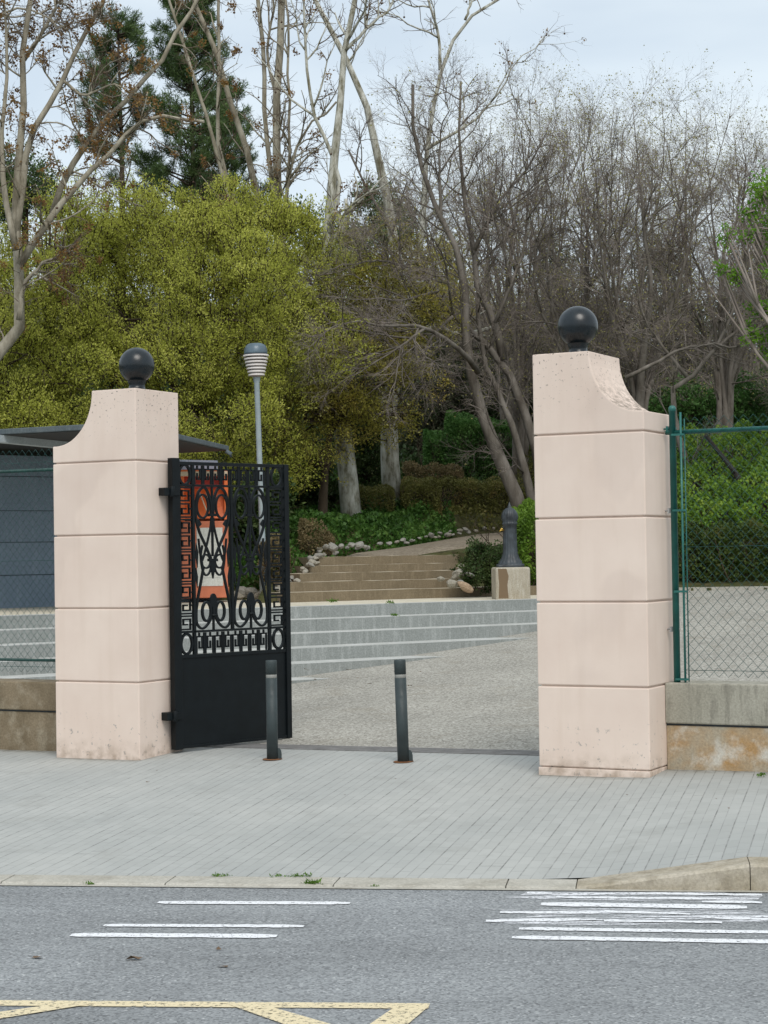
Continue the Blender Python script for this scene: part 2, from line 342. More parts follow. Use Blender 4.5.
L_hedge = leaf('bright_hedge_leaves', [(.05, .095, .012), (.10, .19, .022), (.175, .29, .034), (.33, .40, .06)], .35, 1.8)
L_hedged = leaf('hedge_front_leaves', [(.03, .035, .010), (.05, .08, .016), (.075, .11, .022), (.13, .12, .035)], .3, 2.2)
L_clip = leaf('clipped_hedge_leaves', [(.03, .07, .015), (.055, .135, .03), (.10, .21, .05), (.20, .32, .10)], .25, 2)
L_ivy = leaf('ivy_leaves', [(.02, .05, .01), (.045, .11, .02), (.08, .17, .03), (.16, .26, .06)], .3, 2.5)
L_brown = leaf('brown_hedge_leaves', [(.08, .06, .03), (.14, .11, .05), (.20, .155, .075), (.25, .18, .09)], .25, 3)
L_mixed = leaf('mixed_hedge_leaves', [(.07, .06, .02), (.13, .13, .035), (.18, .18, .05), (.26, .18, .07)], .25, 2)
L_bush = leaf('bush_leaves', [(.015, .03, .008), (.03, .06, .015), (.06, .09, .025), (.10, .14, .04)], .25, 3)
L_fresh = leaf('fresh_green_leaves', [(.06, .15, .01), (.11, .26, .02), (.18, .36, .03), (.28, .46, .05)], .45, 2)
L_rusty = leaf('rusty_leaves', [(.10, .05, .02), (.20, .11, .04), (.30, .18, .06), (.34, .25, .09)], .35, 3)
L_bud = leaf('olive_buds', [(.20, .19, .06), (.29, .27, .09), (.37, .35, .12), (.42, .38, .18)], .35, 1.2)
L_weed = leaf('weed_leaves', [(.05, .10, .015), (.09, .18, .025), (.14, .26, .04), (.2, .32, .06)], .35, 3)
M_ball2 = mat('seed_ball', (.09, .055, .035), .9)

# ------------------------------------------------------------------ ground frame
Bp = np.array([-2.139, 16.156]); ANG = -math.radians(27.88)
ex = np.array([math.cos(ANG), math.sin(ANG)]); ey = np.array([-math.sin(ANG), math.cos(ANG)])
def fac(x, y): return Bp + ex*x + ey*y          # along / into the park
def fxy(p): d = np.asarray(p)[..., :2] - Bp; return d @ ex, d @ ey
def gz(x, y):                                   # forecourt height in facade coordinates
    y = np.maximum(y, 0); return .0131*np.clip(x, -2, 8) + np.where(y < 1.3, 0, .043*(np.minimum(y, 10)-1.0) + .0024*np.minimum(y, 10)**2 + .091*np.maximum(y-10, 0))*np.clip((y-1.3)/.6, 0, 1)
ROADZ = -.20
KL = onz(0, 884.5, ROADZ)[:2]; KR = onz(768, 891.5, ROADZ)[:2]; dk = n3(KR-KL); nk = np.array([-dk[1], dk[0]])
def grid(MBo, X, Y, Z):
    r, c = X.shape; i, j = np.meshgrid(np.arange(r-1), np.arange(c-1), indexing='ij'); i = i.ravel(); j = j.ravel()
    MBo.add(np.stack([X, Y, Z], -1).reshape(-1, 3), np.stack([i*c+j, i*c+j+1, (i+1)*c+j+1, (i+1)*c+j], 1), True)

# base ground sheet to the horizon (under everything)
b = MB(); b.box(-600, 600, -400, 900, -1.2, -.6); tag(b.build('ground', M_soil), kind='structure')
# road
b = MB(); P = [KL - dk*60 - nk*.0, KL + dk*60, KL + dk*60 - nk*25, KL - dk*60 - nk*25]
b.add([(*p, ROADZ) for p in P] + [(*p, ROADZ-.3) for p in P], [(3, 2, 1, 0), (4, 5, 6, 7)])
road = tag(b.build('road', M_asph), kind='structure')
def strip(px0, py0, px1, py1, th, z=ROADZ+.004, rng=random.Random(3), rag=.012):
    a = onz(px0, py0, z)[:2]; c = onz(px1, py1, z)[:2]; d = n3(c-a); n = np.array([-d[1], d[0]]); L = np.linalg.norm(c-a)
    k = max(4, int(L/.05)); v = []
    for i in range(k+1):
        q = a + (c-a)*i/k; e = min(1, i/1.5, (k-i)/1.5)
        h = th*.5*(.55+.45*e); v += [(*(q-n*(h+rng.uniform(0, rag))), z), (*(q+n*(h+rng.uniform(0, rag))), z)]
    return v, [(2*i, 2*i+2, 2*i+3, 2*i+1) for i in range(k)]
MARKN = [0]
def mark(segs, m_, name='white_line', label=None, rag=.012):
    b = MB(); MARKN[0] += 1
    for k, q in enumerate(segs):
        vv, ff = strip(*q, z=ROADZ+.005, rng=random.Random(int(q[0])+7), rag=rag); b.add(vv, ff)
    o = b.build(name, m_, road)
    if label: o['label'] = label
for q in ((158, 902.2, 350, 903, .075), (104, 925, 304, 926, .06), (71, 934.6, 277, 935.8, .085),
          (512, 937, 790, 941.8, .075), (519, 928.3, 790, 932.3, .065), (541, 903.8, 747, 907, .10)):
    mark([q], M_white)
for q in ((527, 892.8, 552, 893.1, .05), (640, 893.4, 762, 894.6, .035), (556, 897, 716, 898.6, .03), (702, 901.4, 762, 902.2, .05), (500, 912, 600, 912.6, .035), (604, 911.4, 690, 914, .03), (700, 917, 790, 919.8, .035), (486, 920.6, 596, 919.2, .045), (604, 920.6, 722, 922.2, .03)):
    mark([q], M_white, rag=.02)
wz = ROADZ+.003
def worn(pts, label=None):
    b = MB(); v = [(*onz(x, y, wz)[:2], wz) for x, y in pts]; b.add(v, [tuple(range(len(v)))[::-1]]); b.build('worn_white_marking', M_whitew, road)
worn([(527, 891.4), (620, 891.8), (752, 892.6), (764, 894.5), (758, 899.5), (700, 901.8), (548, 899.2), (500, 897), (520, 895)])
worn([(498, 909.4), (560, 908.4), (660, 908.8), (745, 910), (790, 916), (790, 920.5), (722, 923), (640, 925), (520, 924.4), (484, 921.4), (500, 918.4), (540, 915.5), (512, 913.5)])
# yellow zigzag (bus bay) painted as one band
def ypoly(pts): return [(*onz(x, y, ROADZ+.0045)[:2], ROADZ+.0045) for x, y in pts]
b = MB()
b.add(ypoly([(-60, 999.6), (430, 1003.2), (428, 1008.6), (-60, 1005)]), [(3, 2, 1, 0)])
z2 = ROADZ+.006
def y2(pts): return [(*onz(x, y, z2)[:2], z2) for x, y in pts]
b.add(y2([(228, 1004), (262, 1004), (352, 1030), (312, 1034)]), [(0, 1, 2, 3)])
b.add(y2([(396, 1006), (429, 1006), (396, 1034), (352, 1036)]), [(0, 1, 2, 3)])
b.add(y2([(-60, 1020), (-60, 1028), (96, 1003), (62, 1003)]), [(0, 1, 2, 3)])
o = b.build('yellow_zigzag', M_yellow, road)
# light edge strip beside the kerb
b = MB(); e0 = KL - dk*40 - nk*.055; e1 = KL + dk*40 - nk*.055
b.add([(*e0, ROADZ+.005), (*e1, ROADZ+.005), (*(e1+nk*.055), ROADZ+.005), (*(e0+nk*.055), ROADZ+.005)], [(0, 1, 2, 3)])
b.build('gutter_strip', M_kerb, road)

# kerb: flush across the driveway, ramping to full height on the right
sA = (onz(577, 885, ROADZ)[:2]-KL) @ dk; sB = (onz(750, 890, ROADZ)[:2]-KL) @ dk
def kz(s): return ROADZ + .012 + .138*np.clip((s-sA)/(sB-sA), 0, 1)
KW = .27
def kerbstone(s0, s1, n, m_):
    b = MB(); ss = np.linspace(s0, s1, n); v = []; f = []
    for s in ss:
        p = KL+dk*s; q = p+nk*KW; v += [(*p, ROADZ-.1), (*(p), kz(s)-.015), (*(p+nk*.03), kz(s)), (*q, kz(s)), (*q, ROADZ-.1)]
    for i in range(n-1):
        for j in range(4): f.append((5*i+j, 5*i+5+j, 5*i+6+j, 5*i+1+j))
    f += [(0, 1, 2, 3, 4), tuple(5*(n-1)+j for j in (4, 3, 2, 1, 0))]
    b.add(v, f); return b.build('kerb', m_, kerb_root) if kerb_root else b.build('kerb', m_)
kerb_root = None
kerb_root = tag(kerbstone(-13.0, -12.01, 2, M_kerb), kind='structure')
s = -12.0
while s < sA-.01:
    e = min(s+1.0, sA); kerbstone(s+.004, e-.004, 2, M_kerb).name = 'kerb_stone'; s += 1.0
kerbstone(sA+.002, sB-.002, 14, M_kerbB).name = 'kerb_stone'
s = sB
while s < 14: kerbstone(s+.003, s+.997, 2, M_kerbB).name = 'kerb_stone'; s += 1.0

# pavement: from kerb back up to the gateway line
b = MB(); nS, nT = 90, 24; S = np.linspace(-12, 14, nS); T = np.linspace(0, 1, nT)
X = np.zeros((nT, nS)); Y = X.copy(); Z = X.copy()
for j, s_ in enumerate(S):
    p = KL + dk*s_ + nk*(KW+.001)
    # hit facade line (y=0.95 in facade coords) along nk
    y0 = (p-Bp) @ ey; rate = nk @ ey; tt = (.955-y0)/rate; q = p+nk*tt
    xq = (q-Bp) @ ex
    for i, t_ in enumerate(T):
        r_ = p+(q-p)*t_; X[i, j], Y[i, j] = r_
        zf = .0131*np.clip(xq, -2, 8); Z[i, j] = kz(s_) + (zf-kz(s_))*min(1, t_/.9)
PGX, PGY, PGZ = X, Y, Z
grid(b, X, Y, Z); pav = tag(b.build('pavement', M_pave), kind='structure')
def pavz(x, y):
    i = np.argmin((PGX-x)**2+(PGY-y)**2); return float(PGZ.ravel()[i])
# drain across the gateway
b = MB()
for k in range(4):
    y0 = .96+.088*k; b.box(-1.5, 6.0, y0, y0+.05, -.02, .003)
for x0 in np.arange(-1.5, 6.0, .055): b.box(x0, x0+.018, .955, 1.31, -.022, -.001)
o = b.build('drain_grate', M_grate); o.location = (*Bp, .006); o.rotation_euler = (0, -math.atan(.0131)*1.0, ANG)
tag(o, 'dark slotted drain grate set across the gateway floor', 'drain')
b = MB(); bx = [fac(-1.5, .955), fac(7, .955), fac(7, 1.315), fac(-1.5, 1.315)]
b.add([(*p, -.05) for p in bx], [(0, 1, 2, 3)]); tag(b.build('drain_channel', M_soil), kind='structure')
# forecourt
b = MB(); xs = np.linspace(-9, 30, 100); ys = np.linspace(1.31, 15.2, 80); XX, YY = np.meshgrid(xs, ys)
W = Bp + XX[..., None]*ex + YY[..., None]*ey; grid(b, W[..., 0], W[..., 1], gz(XX, YY)); tag(b.build('forecourt', M_gravel), kind='structure')
# ------------------------------------------------------------------ lower staircase and terrace
SD = math.radians(32); sdx = np.array([math.cos(SD), math.sin(SD)]); sdn = np.array([-math.sin(SD), math.cos(SD)])
S0 = np.array([-1.2, 24.75]); TREAD = .52; TZ = 1.05; RISE = .155
stairs = None
for i in range(7, 0, -1):
    z = TZ - RISE*i; p = S0 - sdn*TREAD*i; q = S0 - sdn*TREAD*(i-1)
    L0, L1 = -14.0, 9.0; bm = MB(); k = 0; l = L0 - .37*(i % 3)
    while l < L1:
        e = l+1.2
        a, c = p+sdx*(l+.001), p+sdx*(e-.001)
        dd = sdn*(TREAD+.02)
        v = [(*a, z-.5), (*c, z-.5), (*(c+dd), z-.5), (*(a+dd), z-.5), (*a, z), (*c, z), (*(c+dd), z), (*(a+dd), z)]
        bm.add(v, [(3, 2, 1, 0), (0, 1, 5, 4), (1, 2, 6, 5), (2, 3, 7, 6), (3, 0, 4, 7), (4, 5, 6, 7)]); l = e
    o = bm.build('lower_stairs' if stairs is None else 'stair_step', M_step, stairs)
    o.data.materials.append(M_tread)
    for pl in o.data.polygons:
        if pl.normal.z > .9: pl.material_index = 1
    if stairs is None: stairs = tag(o, kind='structure')
# terrace: riser edge + sandy top
bm = MB(); a, c = S0-sdx*14, S0+sdx*6
BK = np.array([-1.37, 27.3])
bk0, bk1 = BK - sdx*14, BK + sdx*6
l = 0
while l < 20:
    p, q = a+sdx*(l+.001), a+sdx*(l+1.199); dd = sdn*.30
    v = [(*p, .2), (*q, .2), (*(q+dd), .2), (*(p+dd), .2), (*p, TZ), (*q, TZ), (*(q+dd), TZ), (*(p+dd), TZ)]
    bm.add(v, [(3, 2, 1, 0), (0, 1, 5, 4), (1, 2, 6, 5), (2, 3, 7, 6), (3, 0, 4, 7), (4, 5, 6, 7)]); l += 1.2
o = bm.build('stair_step', M_step, stairs); o.data.materials.append(M_tread)
for pl in o.data.polygons:
    if pl.normal.z > .9: pl.material_index = 1
bm = MB(); v = [(*(a+sdn*.30), TZ-.006), (*(c+sdn*.30), TZ-.006), (*(bk1+sdn*6), TZ-.006), (*(bk0+sdn*9), TZ-.006)]
bm.add(v, [(0, 1, 2, 3)]); terr = tag(bm.build('terrace', M_terr), kind='structure')

# ------------------------------------------------------------------ hillside terrain, path
PATH = np.array([[.15, 30.75, 1.68], [.55, 31.5, 1.775], [1.05, 32.3, 1.86], [1.95, 35, 2.01], [2.7, 37.4, 2.13], [4.2, 39, 2.25], [7.5, 40, 2.45]])
PW = np.array([1.06, 1.0, .84, .78, .85, .9, 1.0])
def seg_dist(x, y):
    best = np.full(np.shape(x), 1e9); bz = np.zeros(np.shape(x)); bw = np.ones(np.shape(x))
    for i in range(len(PATH)-1):
        a, c = PATH[i], PATH[i+1]; d = c[:2]-a[:2]; L2 = d@d
        t_ = np.clip(((x-a[0])*d[0]+(y-a[1])*d[1])/L2, 0, 1)
        ds = np.hypot(x-a[0]-d[0]*t_, y-a[1]-d[1]*t_)-(PW[i]+(PW[i+1]-PW[i])*t_)
        mk = ds < best; best = np.where(mk, ds, best); bz = np.where(mk, a[2]+(c[2]-a[2])*t_, bz)
    return best, bz
def th(x, y):
    x = np.asarray(x, float); y = np.asarray(y, float)
    t_ = (x-BK[0])*sdn[0]+(y-BK[1])*sdn[1]
    h = 1.12 + .12*np.clip(t_, 0, 8) + .22*np.clip(t_-8, 0, 60) + .10*np.sin(x*1.3)*np.sin(y*.9)*np.clip(t_/5, 0, 1)
    xp = np.interp(y, PATH[:, 1], PATH[:, 0])
    h = h + .45*np.clip((xp-1.0-x)/.8, 0, 1)*np.clip((t_-1.6)/2, 0, 1)
    sx_ = (x-Bp[0])*ey[0]+(y-Bp[1])*ey[1]
    h = h + np.clip((x-2.8)/.8, 0, 1)*np.clip((43-y)/3, 0, 1)*np.clip(sx_-15, 0, 6)*.30
    d, z = seg_dist(x, y); w = np.clip(d/.6, 0, 1); w = w*w*(3-2*w)
    h = np.where((t_ > 1.7) & (y > 28.9), (z-.03)*(1-w)+h*w, h)
    left = x < -1.95
    h = np.where(left, np.where(t_ < 2.3, .6, np.minimum(h, 1.05+.4*(t_-2.3))), h)
    st = (x > -1.5) & (x < 1.2) & (t_ < 1.95)
    h = np.where(st, np.minimum(h, 1.02), h)
    return np.where((t_ < .12) & ~((x > 2.9) & (sx_ > 14.95)), -.4, h)
b = MB(); xs = np.r_[np.linspace(-40, -8, 30), np.linspace(-7.7, 14, 190), np.linspace(14.5, 45, 30)]; ys = np.r_[np.linspace(20, 42, 160), np.linspace(42.5, 110, 60)]
XX, YY = np.meshgrid(xs, ys); ZZ = th(XX, YY)
grid(b, XX, YY, ZZ); tag(b.build('hillside', M_soil), kind='structure')
b = MB(); P0_, P1_ = fac(-1.9, 14.98), fac(14, 14.98); b.add([(*(P+o_), z+dz_) for dz_ in (-.4, 0) for P, o_, z in ((P0_, 0*ey, 1.12), (P1_, 0*ey, 1.24), (P1_, .12*ey, 1.24), (P0_, .12*ey, 1.12))], [(3, 2, 1, 0), (4, 5, 6, 7), (0, 1, 5, 4), (1, 2, 6, 5), (2, 3, 7, 6), (3, 0, 4, 7)])
tag(b.build('edging_kerb', M_kerb), kind='structure')
# path sheet
b = MB(); vv = []
for i in range(len(PATH)):
    d = n3(PATH[min(i+1, len(PATH)-1)][:2]-PATH[max(i-1, 0)][:2]); nn = np.array([d[1], -d[0]])
    if i < 2: nn = sdx if i == 0 else n3(sdx*.6+nn*.4)
    for k in np.linspace(-1, 1, 7): vv.append((*(PATH[i][:2]+nn*k*(PW[i]+.03)), PATH[i][2]+.012-.03*abs(k)))
r_ = len(PATH); b.add(vv, [(7*i+j, 7*i+j+1, 7*i+8+j, 7*i+7+j) for i in range(r_-1) for j in range(6)], True); tag(b.build('hill_path', M_path), kind='structure')
# upper stairs (old brown stone)
ust = None; zs = [1.19, 1.33, 1.455, 1.567, 1.70]
lx = [(-1.50, 3.3), (-1.42, 1.02), (-1.30, 1.15), (-1.17, 1.20), (-1.04, 1.25)]
for i, z in enumerate(zs):
    bm = MB(); o_ = BK + sdn*.45*i*1.02
    def onl(x): return o_ + sdx*((x-o_[0])/sdx[0])
    a, c = onl(lx[i][0]), onl(lx[i][1]); dd = sdn*(.50 if i < 4 else .7); n = 12; rg = random.Random(i)
    fr = []; 
    for k in range(n+1):
        p = a+(c-a)*k/n; fr.append((p[0]+rg.uniform(-.006, .006), p[1]+rg.uniform(-.012, .012), z+rg.uniform(-.006, .006)))
    v = []
    for p in fr: v += [(p[0], p[1], z-.45), p, (p[0]+dd[0], p[1]+dd[1], p[2])]
    f = []; 
    for k in range(n): f += [(3*k, 3*k+3, 3*k+4, 3*k+1), (3*k+1, 3*k+4, 3*k+5, 3*k+2)]
    f += [(0, 1, 2), (3*n+2, 3*n+1, 3*n)]
    bm.add(v, f); o = bm.build('upper_stairs' if ust is None else 'stair_step', M_oldstep, ust)
    o.data.materials.append(M_oldtread)
    for pl in o.data.polygons:
        if abs(pl.normal.z) > .8: pl.material_index = 1
    if ust is None: ust = tag(o, kind='structure')

# ------------------------------------------------------------------ gate pillars
H, PWD, PD, WT, HS = 3.2, .90, .66, .4676, 2.725
def pillar(label, cx, z0, sgn, ball_label):
    """local x runs from the gateway side (0) outwards (PWD)"""
    loc = (*fac(cx, 0), z0); R = thing('gate_pillar', label, 'gate pillar', loc, ANG, 'gate pillars with iron balls')
    b = MB(); gp = .006
    X = lambda x: sgn*x
    b.box(min(X(.02), X(PWD-.02)), max(X(.02), X(PWD-.02)), .02, PD-.02, -.1, 2.7)
    zz = [.03 if sgn > 0 else -.05, .6476, 1.289, 1.930, 2.573]
    for i in range(4):
        b.box(min(X(0), X(PWD)), max(X(0), X(PWD)), 0, PD, zz[i]+(gp if i else 0), zz[i+1]-gp)
    prof = [(X(0), zz[4]+gp), (X(PWD), zz[4]+gp), (X(PWD), HS)]
    for k in range(15):
        a = math.pi/2*(1-k/14); prof.append((X(PWD-.03-(PWD-.03-WT)*math.cos(a)), H-(H-HS)*math.sin(a)))
    prof.append((X(0), H))
    if sgn < 0: prof = prof[::-1]
    b.prism(prof, 0, PD, 'y')
    b.build('shaft', M_pillar, R, bevel=.009)
    q_ = .004 if sgn > 0 else -.002; b = MB(); b.box(min(X(-q_), X(PWD-.003)), max(X(-q_), X(PWD-.003)), -q_, PD, -.12, .022 if sgn > 0 else -.06); b.build('plinth', M_pillar, R, bevel=.004)
    b = MB(); bx, by = (.25 if sgn > 0 else -.215), PD*.5
    pr = [(.0, H-.01), (.12, H-.01), (.12, H+.012), (.075, H+.02), (.07, H+.06), (.085, H+.10)]
    b.lathe(pr, (bx, by, 0), 32)
    cz = H+.235; r = .158; ps = [(r*math.sin(a), cz-r*math.cos(a)) for a in np.linspace(.5, math.pi-.001, 26)]
    b.lathe(ps, (bx, by, 0), 40); o = b.build('ball_finial', M_ball, R)
    return R
pillar('pale pink gate pillar left of the iron gate, its concave shoulder on the left', 0, 0, -1, '')
pillar('pale pink gate pillar beside the green fence post, its concave shoulder on the right', 3.7358, .049, 1, '')

# ------------------------------------------------------------------ low walls
def low_wall(label, x0, x1, z0, mt, mb, cop):
    R = thing('concrete_wall', label, 'low wall', (*fac(x0, .35), z0), ANG)
    L = x1-x0
    b = MB(); b.box(0, L, .02, .32, -.3, .33); b.build('wall_base', mb, R, bevel=.01)
    b = MB(); b.box(0, L, 0, .34, .345, .655+cop); b.build('wall_top', mt, R, bevel=.012)
    b = MB(); b.box(0, L, .035, .30, .32, .35); b.build('joint', M_dark, R)
low_wall('low concrete wall with rusty base right of the right pillar under the chain-link fence', 3.7358+PWD, 11, .055, M_wallR, M_wallRb, 0)
low_wall('low brownish concrete wall left of the left pillar under the chain-link fence', -9, -PWD, 0.0, M_wallL, M_wallL, -.05)

# ------------------------------------------------------------------ chain-link fences
def fence(label, x0, x1, z0, postx, rails, ztop, zbot, ycl, pitch=.038, bar=True, post_top=2.42):
    R = thing('chain_link_fence', label, 'fence', (*fac(x0, ycl), z0), ANG, None)
    L = x1-x0; b = MB()
    # zigzag wires
    off = .13 if bar else 0; n = int((L-off)/pitch); hn = int((ztop-zbot)/(pitch*1.08))
    zs_ = np.linspace(zbot, ztop, hn+1); P = np.zeros((n, hn+1, 3))
    for i in range(n):
        xx = off + (i+.5)*pitch + np.where(np.arange(hn+1) % 2 == 0, -.5, .5)*pitch*1.02*(1 if i % 2 else -1)
        P[i, :, 0] = xx; P[i, :, 1] = np.where(np.arange(hn+1) % 2 == 0, -.003, .003); P[i, :, 2] = zs_
    # straight pieces between bends
    seg = np.stack([P[:, :-1], P[:, 1:]], 2).reshape(-1, 2, 3)
    b.tubes(seg, np.full((len(seg), 2), .0017), 3)
    b.build('wire_mesh', M_wire, R)
    b = MB()
    for z in (ztop-.12, (ztop+zbot)/2, zbot+.05): b.tube([(off, .004, z), (L, .004, z)], .002, 4)
    b.build('line_wire', M_wire, R)
    for z, r in rails:
        b = MB(); b.tube([(.0, .03, z), (L, .03, z)], r, 10); b.build('rail', M_green if bar else M_green2, R)
    for px in postx:
        b = MB(); b.lathe([(.0, .62), (.026, .62), (.026, post_top), (.029, post_top), (.029, post_top+.03), (.018, post_top+.045), (0, post_top+.048)], (px, .03, 0), 14)
        o = b.build('post', M_green, R)
        if bar:
            b = MB(); b.tube([(px+.075, .0, .64), (px+.075, .0, post_top-.01)], .009, 8); b.tube([(px+.098, .02, .66), (px+.098, .02, post_top-.06)], .005, 6)
            b.build('tension_bar', M_green, R)
            for z in (.68, 1.35, 1.97, 2.55):
                b = MB(); b.box(px, px+.10, -.012, .02, z-.008, z+.008); b.build('clamp', M_green, R)
            for z in (1.06, 1.97, 2.6):
                b = MB(); b.tube([(px-.12, .05, z), (px+.03, .03, z)], .008, 6); b.box(px-.05, px-.035, .02, .07, z-.02, z+.02); b.build('wall_bracket', M_zinc if z < 2 else M_green, R)
    return R
fence('green chain-link fence with a thick end post beside the right pillar', 3.7358+PWD+.02, 10.9, .055, (.055, 3.0), ((2.57, .018),), 2.68, .70, .40, post_top=2.73)
fence('green chain-link fence over the brown wall, left of the left pillar', -8.8, -PWD-.0, 0.0, (2.0, 5.2), ((2.55, .016), (.80, .014)), 2.74, .69, .42, bar=False, post_top=2.7)

# ------------------------------------------------------------------ iron gate leaf
ga = onz(173.5, 750, .03)[:2]; ge_ = onz(290.5, 734.5, .06)[:2]
gd = ge_-ga; GW = float(np.linalg.norm(gd)); gang = math.atan2(gd[1], gd[0])
G = thing('iron_gate', 'black wrought iron gate leaf standing open beside the left pillar', 'gate', (*ga, .03), gang)
GH = 2.545
def gpart(name, b, bevel=0, m_=None): return b.build(name, m_ or M_iron, G, bevel=bevel)
def fbar(b, pts, w=.014, d=.010, closed=False):
    """flat bar swept in the gate plane (x,z), w in plane, d half depth"""
    p = np.asarray(pts, float); w = w*1.12
    t_ = np.gradient(p, axis=0) if not closed else np.roll(p, -1, 0)-np.roll(p, 1, 0)
    t_ = n3(t_); n_ = np.c_[-t_[:, 1], t_[:, 0]]; k = len(p); v = []
    for q, n in zip(p, n_):
        a, c = q+n*w/2, q-n*w/2; v += [(a[0], -d, a[1]), (c[0], -d, c[1]), (c[0], d, c[1]), (a[0], d, a[1])]
    f = []
    for i in range(k if closed else k-1):
        j = (i+1) % k
        for e in range(4): f.append((4*i+e, 4*i+(e+1) % 4, 4*j+(e+1) % 4, 4*j+e))
    if not closed: f += [(3, 2, 1, 0), (4*k-4, 4*k-3, 4*k-2, 4*k-1)]
    b.add(v, f)
def bz(pts, n=14):
    """Catmull-Rom through points"""
    p = np.asarray(pts, float); p = np.r_[[2*p[0]-p[1]], p, [2*p[-1]-p[-2]]]; out = []
    for i in range(1, len(p)-2):
        for t_ in np.linspace(0, 1, n, endpoint=False):
            out.append(.5*((2*p[i])+(-p[i-1]+p[i+1])*t_+(2*p[i-1]-5*p[i]+4*p[i+1]-p[i+2])*t_**2+(-p[i-1]+3*p[i]-3*p[i+1]+p[i+2])*t_**3))
    out.append(p[-2]); return np.array(out)
def ell(cx, cz, rx, rz, n=28, a0=0, a1=2*math.pi, end=False):
    a = np.linspace(a0, a1, n, endpoint=end); return np.c_[cx+rx*np.cos(a), cz+rz*np.sin(a)]
b = MB(); b.box(0, .085, -.035, .035, .0, GH+.03); gpart('hinge_stile', b, .004)
b = MB(); b.box(GW-.055, GW, -.028, .028, .0, GH); gpart('end_stile', b, .004)
PZ = .80
b = MB(); b.box(.085, GW-.055, -.008, .008, .03, PZ); gpart('solid_panel', b)
for rd, rz0, rz1 in ((.02, PZ, PZ+.03), (.02, GH-.03, GH), (.014, 2.325, 2.345), (.014, 1.022, 1.042), (.02, .005, .030)):
    b = MB(); b.box(.085, GW-.055, -rd, rd, rz0, rz1); gpart('rail', b, .002)
CI0, CI1 = .235, .262
b = MB(); b.box(CI0, CI1, -.014, .014, PZ+.03, GH-.03); gpart('inner_bar', b)
b = MB(); b.box(GW-CI1+.01, GW-CI0+.01, -.014, .014, PZ+.03, GH-.03); gpart('inner_bar', b)
for cx in (.085+.075, GW-.055-.078):
    for cz in ((PZ+.03+1.022)/2, (2.345+GH-.03)/2):
        b = MB(); fbar(b, ell(cx, cz, .062, .088, 28), .018, .012, True); gpart('corner_ring', b)
# greek key
def meander(b, x0, x1, z0, z1, n, vertical=False):
    L = (x1-x0) if not vertical else (z1-z0); w = L/n; h = (z1-z0) if not vertical else (x1-x0)
    for i in range(n):
        o = i*w; k = [(o+.10*w, .0), (o+.10*w, .80*h), (o+.72*w, .80*h), (o+.72*w, .28*h), (o+.40*w, .28*h), (o+.40*w, .56*h)]
        segs = list(zip(k[:-1], k[1:])) + [((o+.92*w, 0), (o+.92*w, h)), ((o+.4*w, .8*h), (o+.4*w, h))]
        if i % 2: segs = [((2*o+w-a[0], a[1]), (2*o+w-c[0], c[1])) for a, c in segs]
        for a, c in segs:
            (a0, a1), (c0, c1) = a, c; q = .0072
            u0, u1, w0, w1 = min(a0, c0)-q, max(a0, c0)+q, max(min(a1, c1)-q, .002), min(max(a1, c1)+q, h-.002)
            if vertical: b.box(x0+w0, x0+w1, -.008, .008, z0+u0, z0+u1)
            else: b.box(x0+u0, x0+u1, -.008, .008, z0+w0, z0+w1)
b = MB(); meander(b, .262, GW-.27, PZ+.03, 1.022, 8); gpart('meander_band', b)
b = MB(); meander(b, .262, GW-.27, 2.345, GH-.03, 8); gpart('meander_band', b)
b = MB(); meander(b, .085, CI0, 1.04, 2.327, 9, True); gpart('meander_band', b)
b = MB(); meander(b, GW-CI0+.01, GW-.055, 1.04, 2.327, 9, True); gpart('meander_band', b)
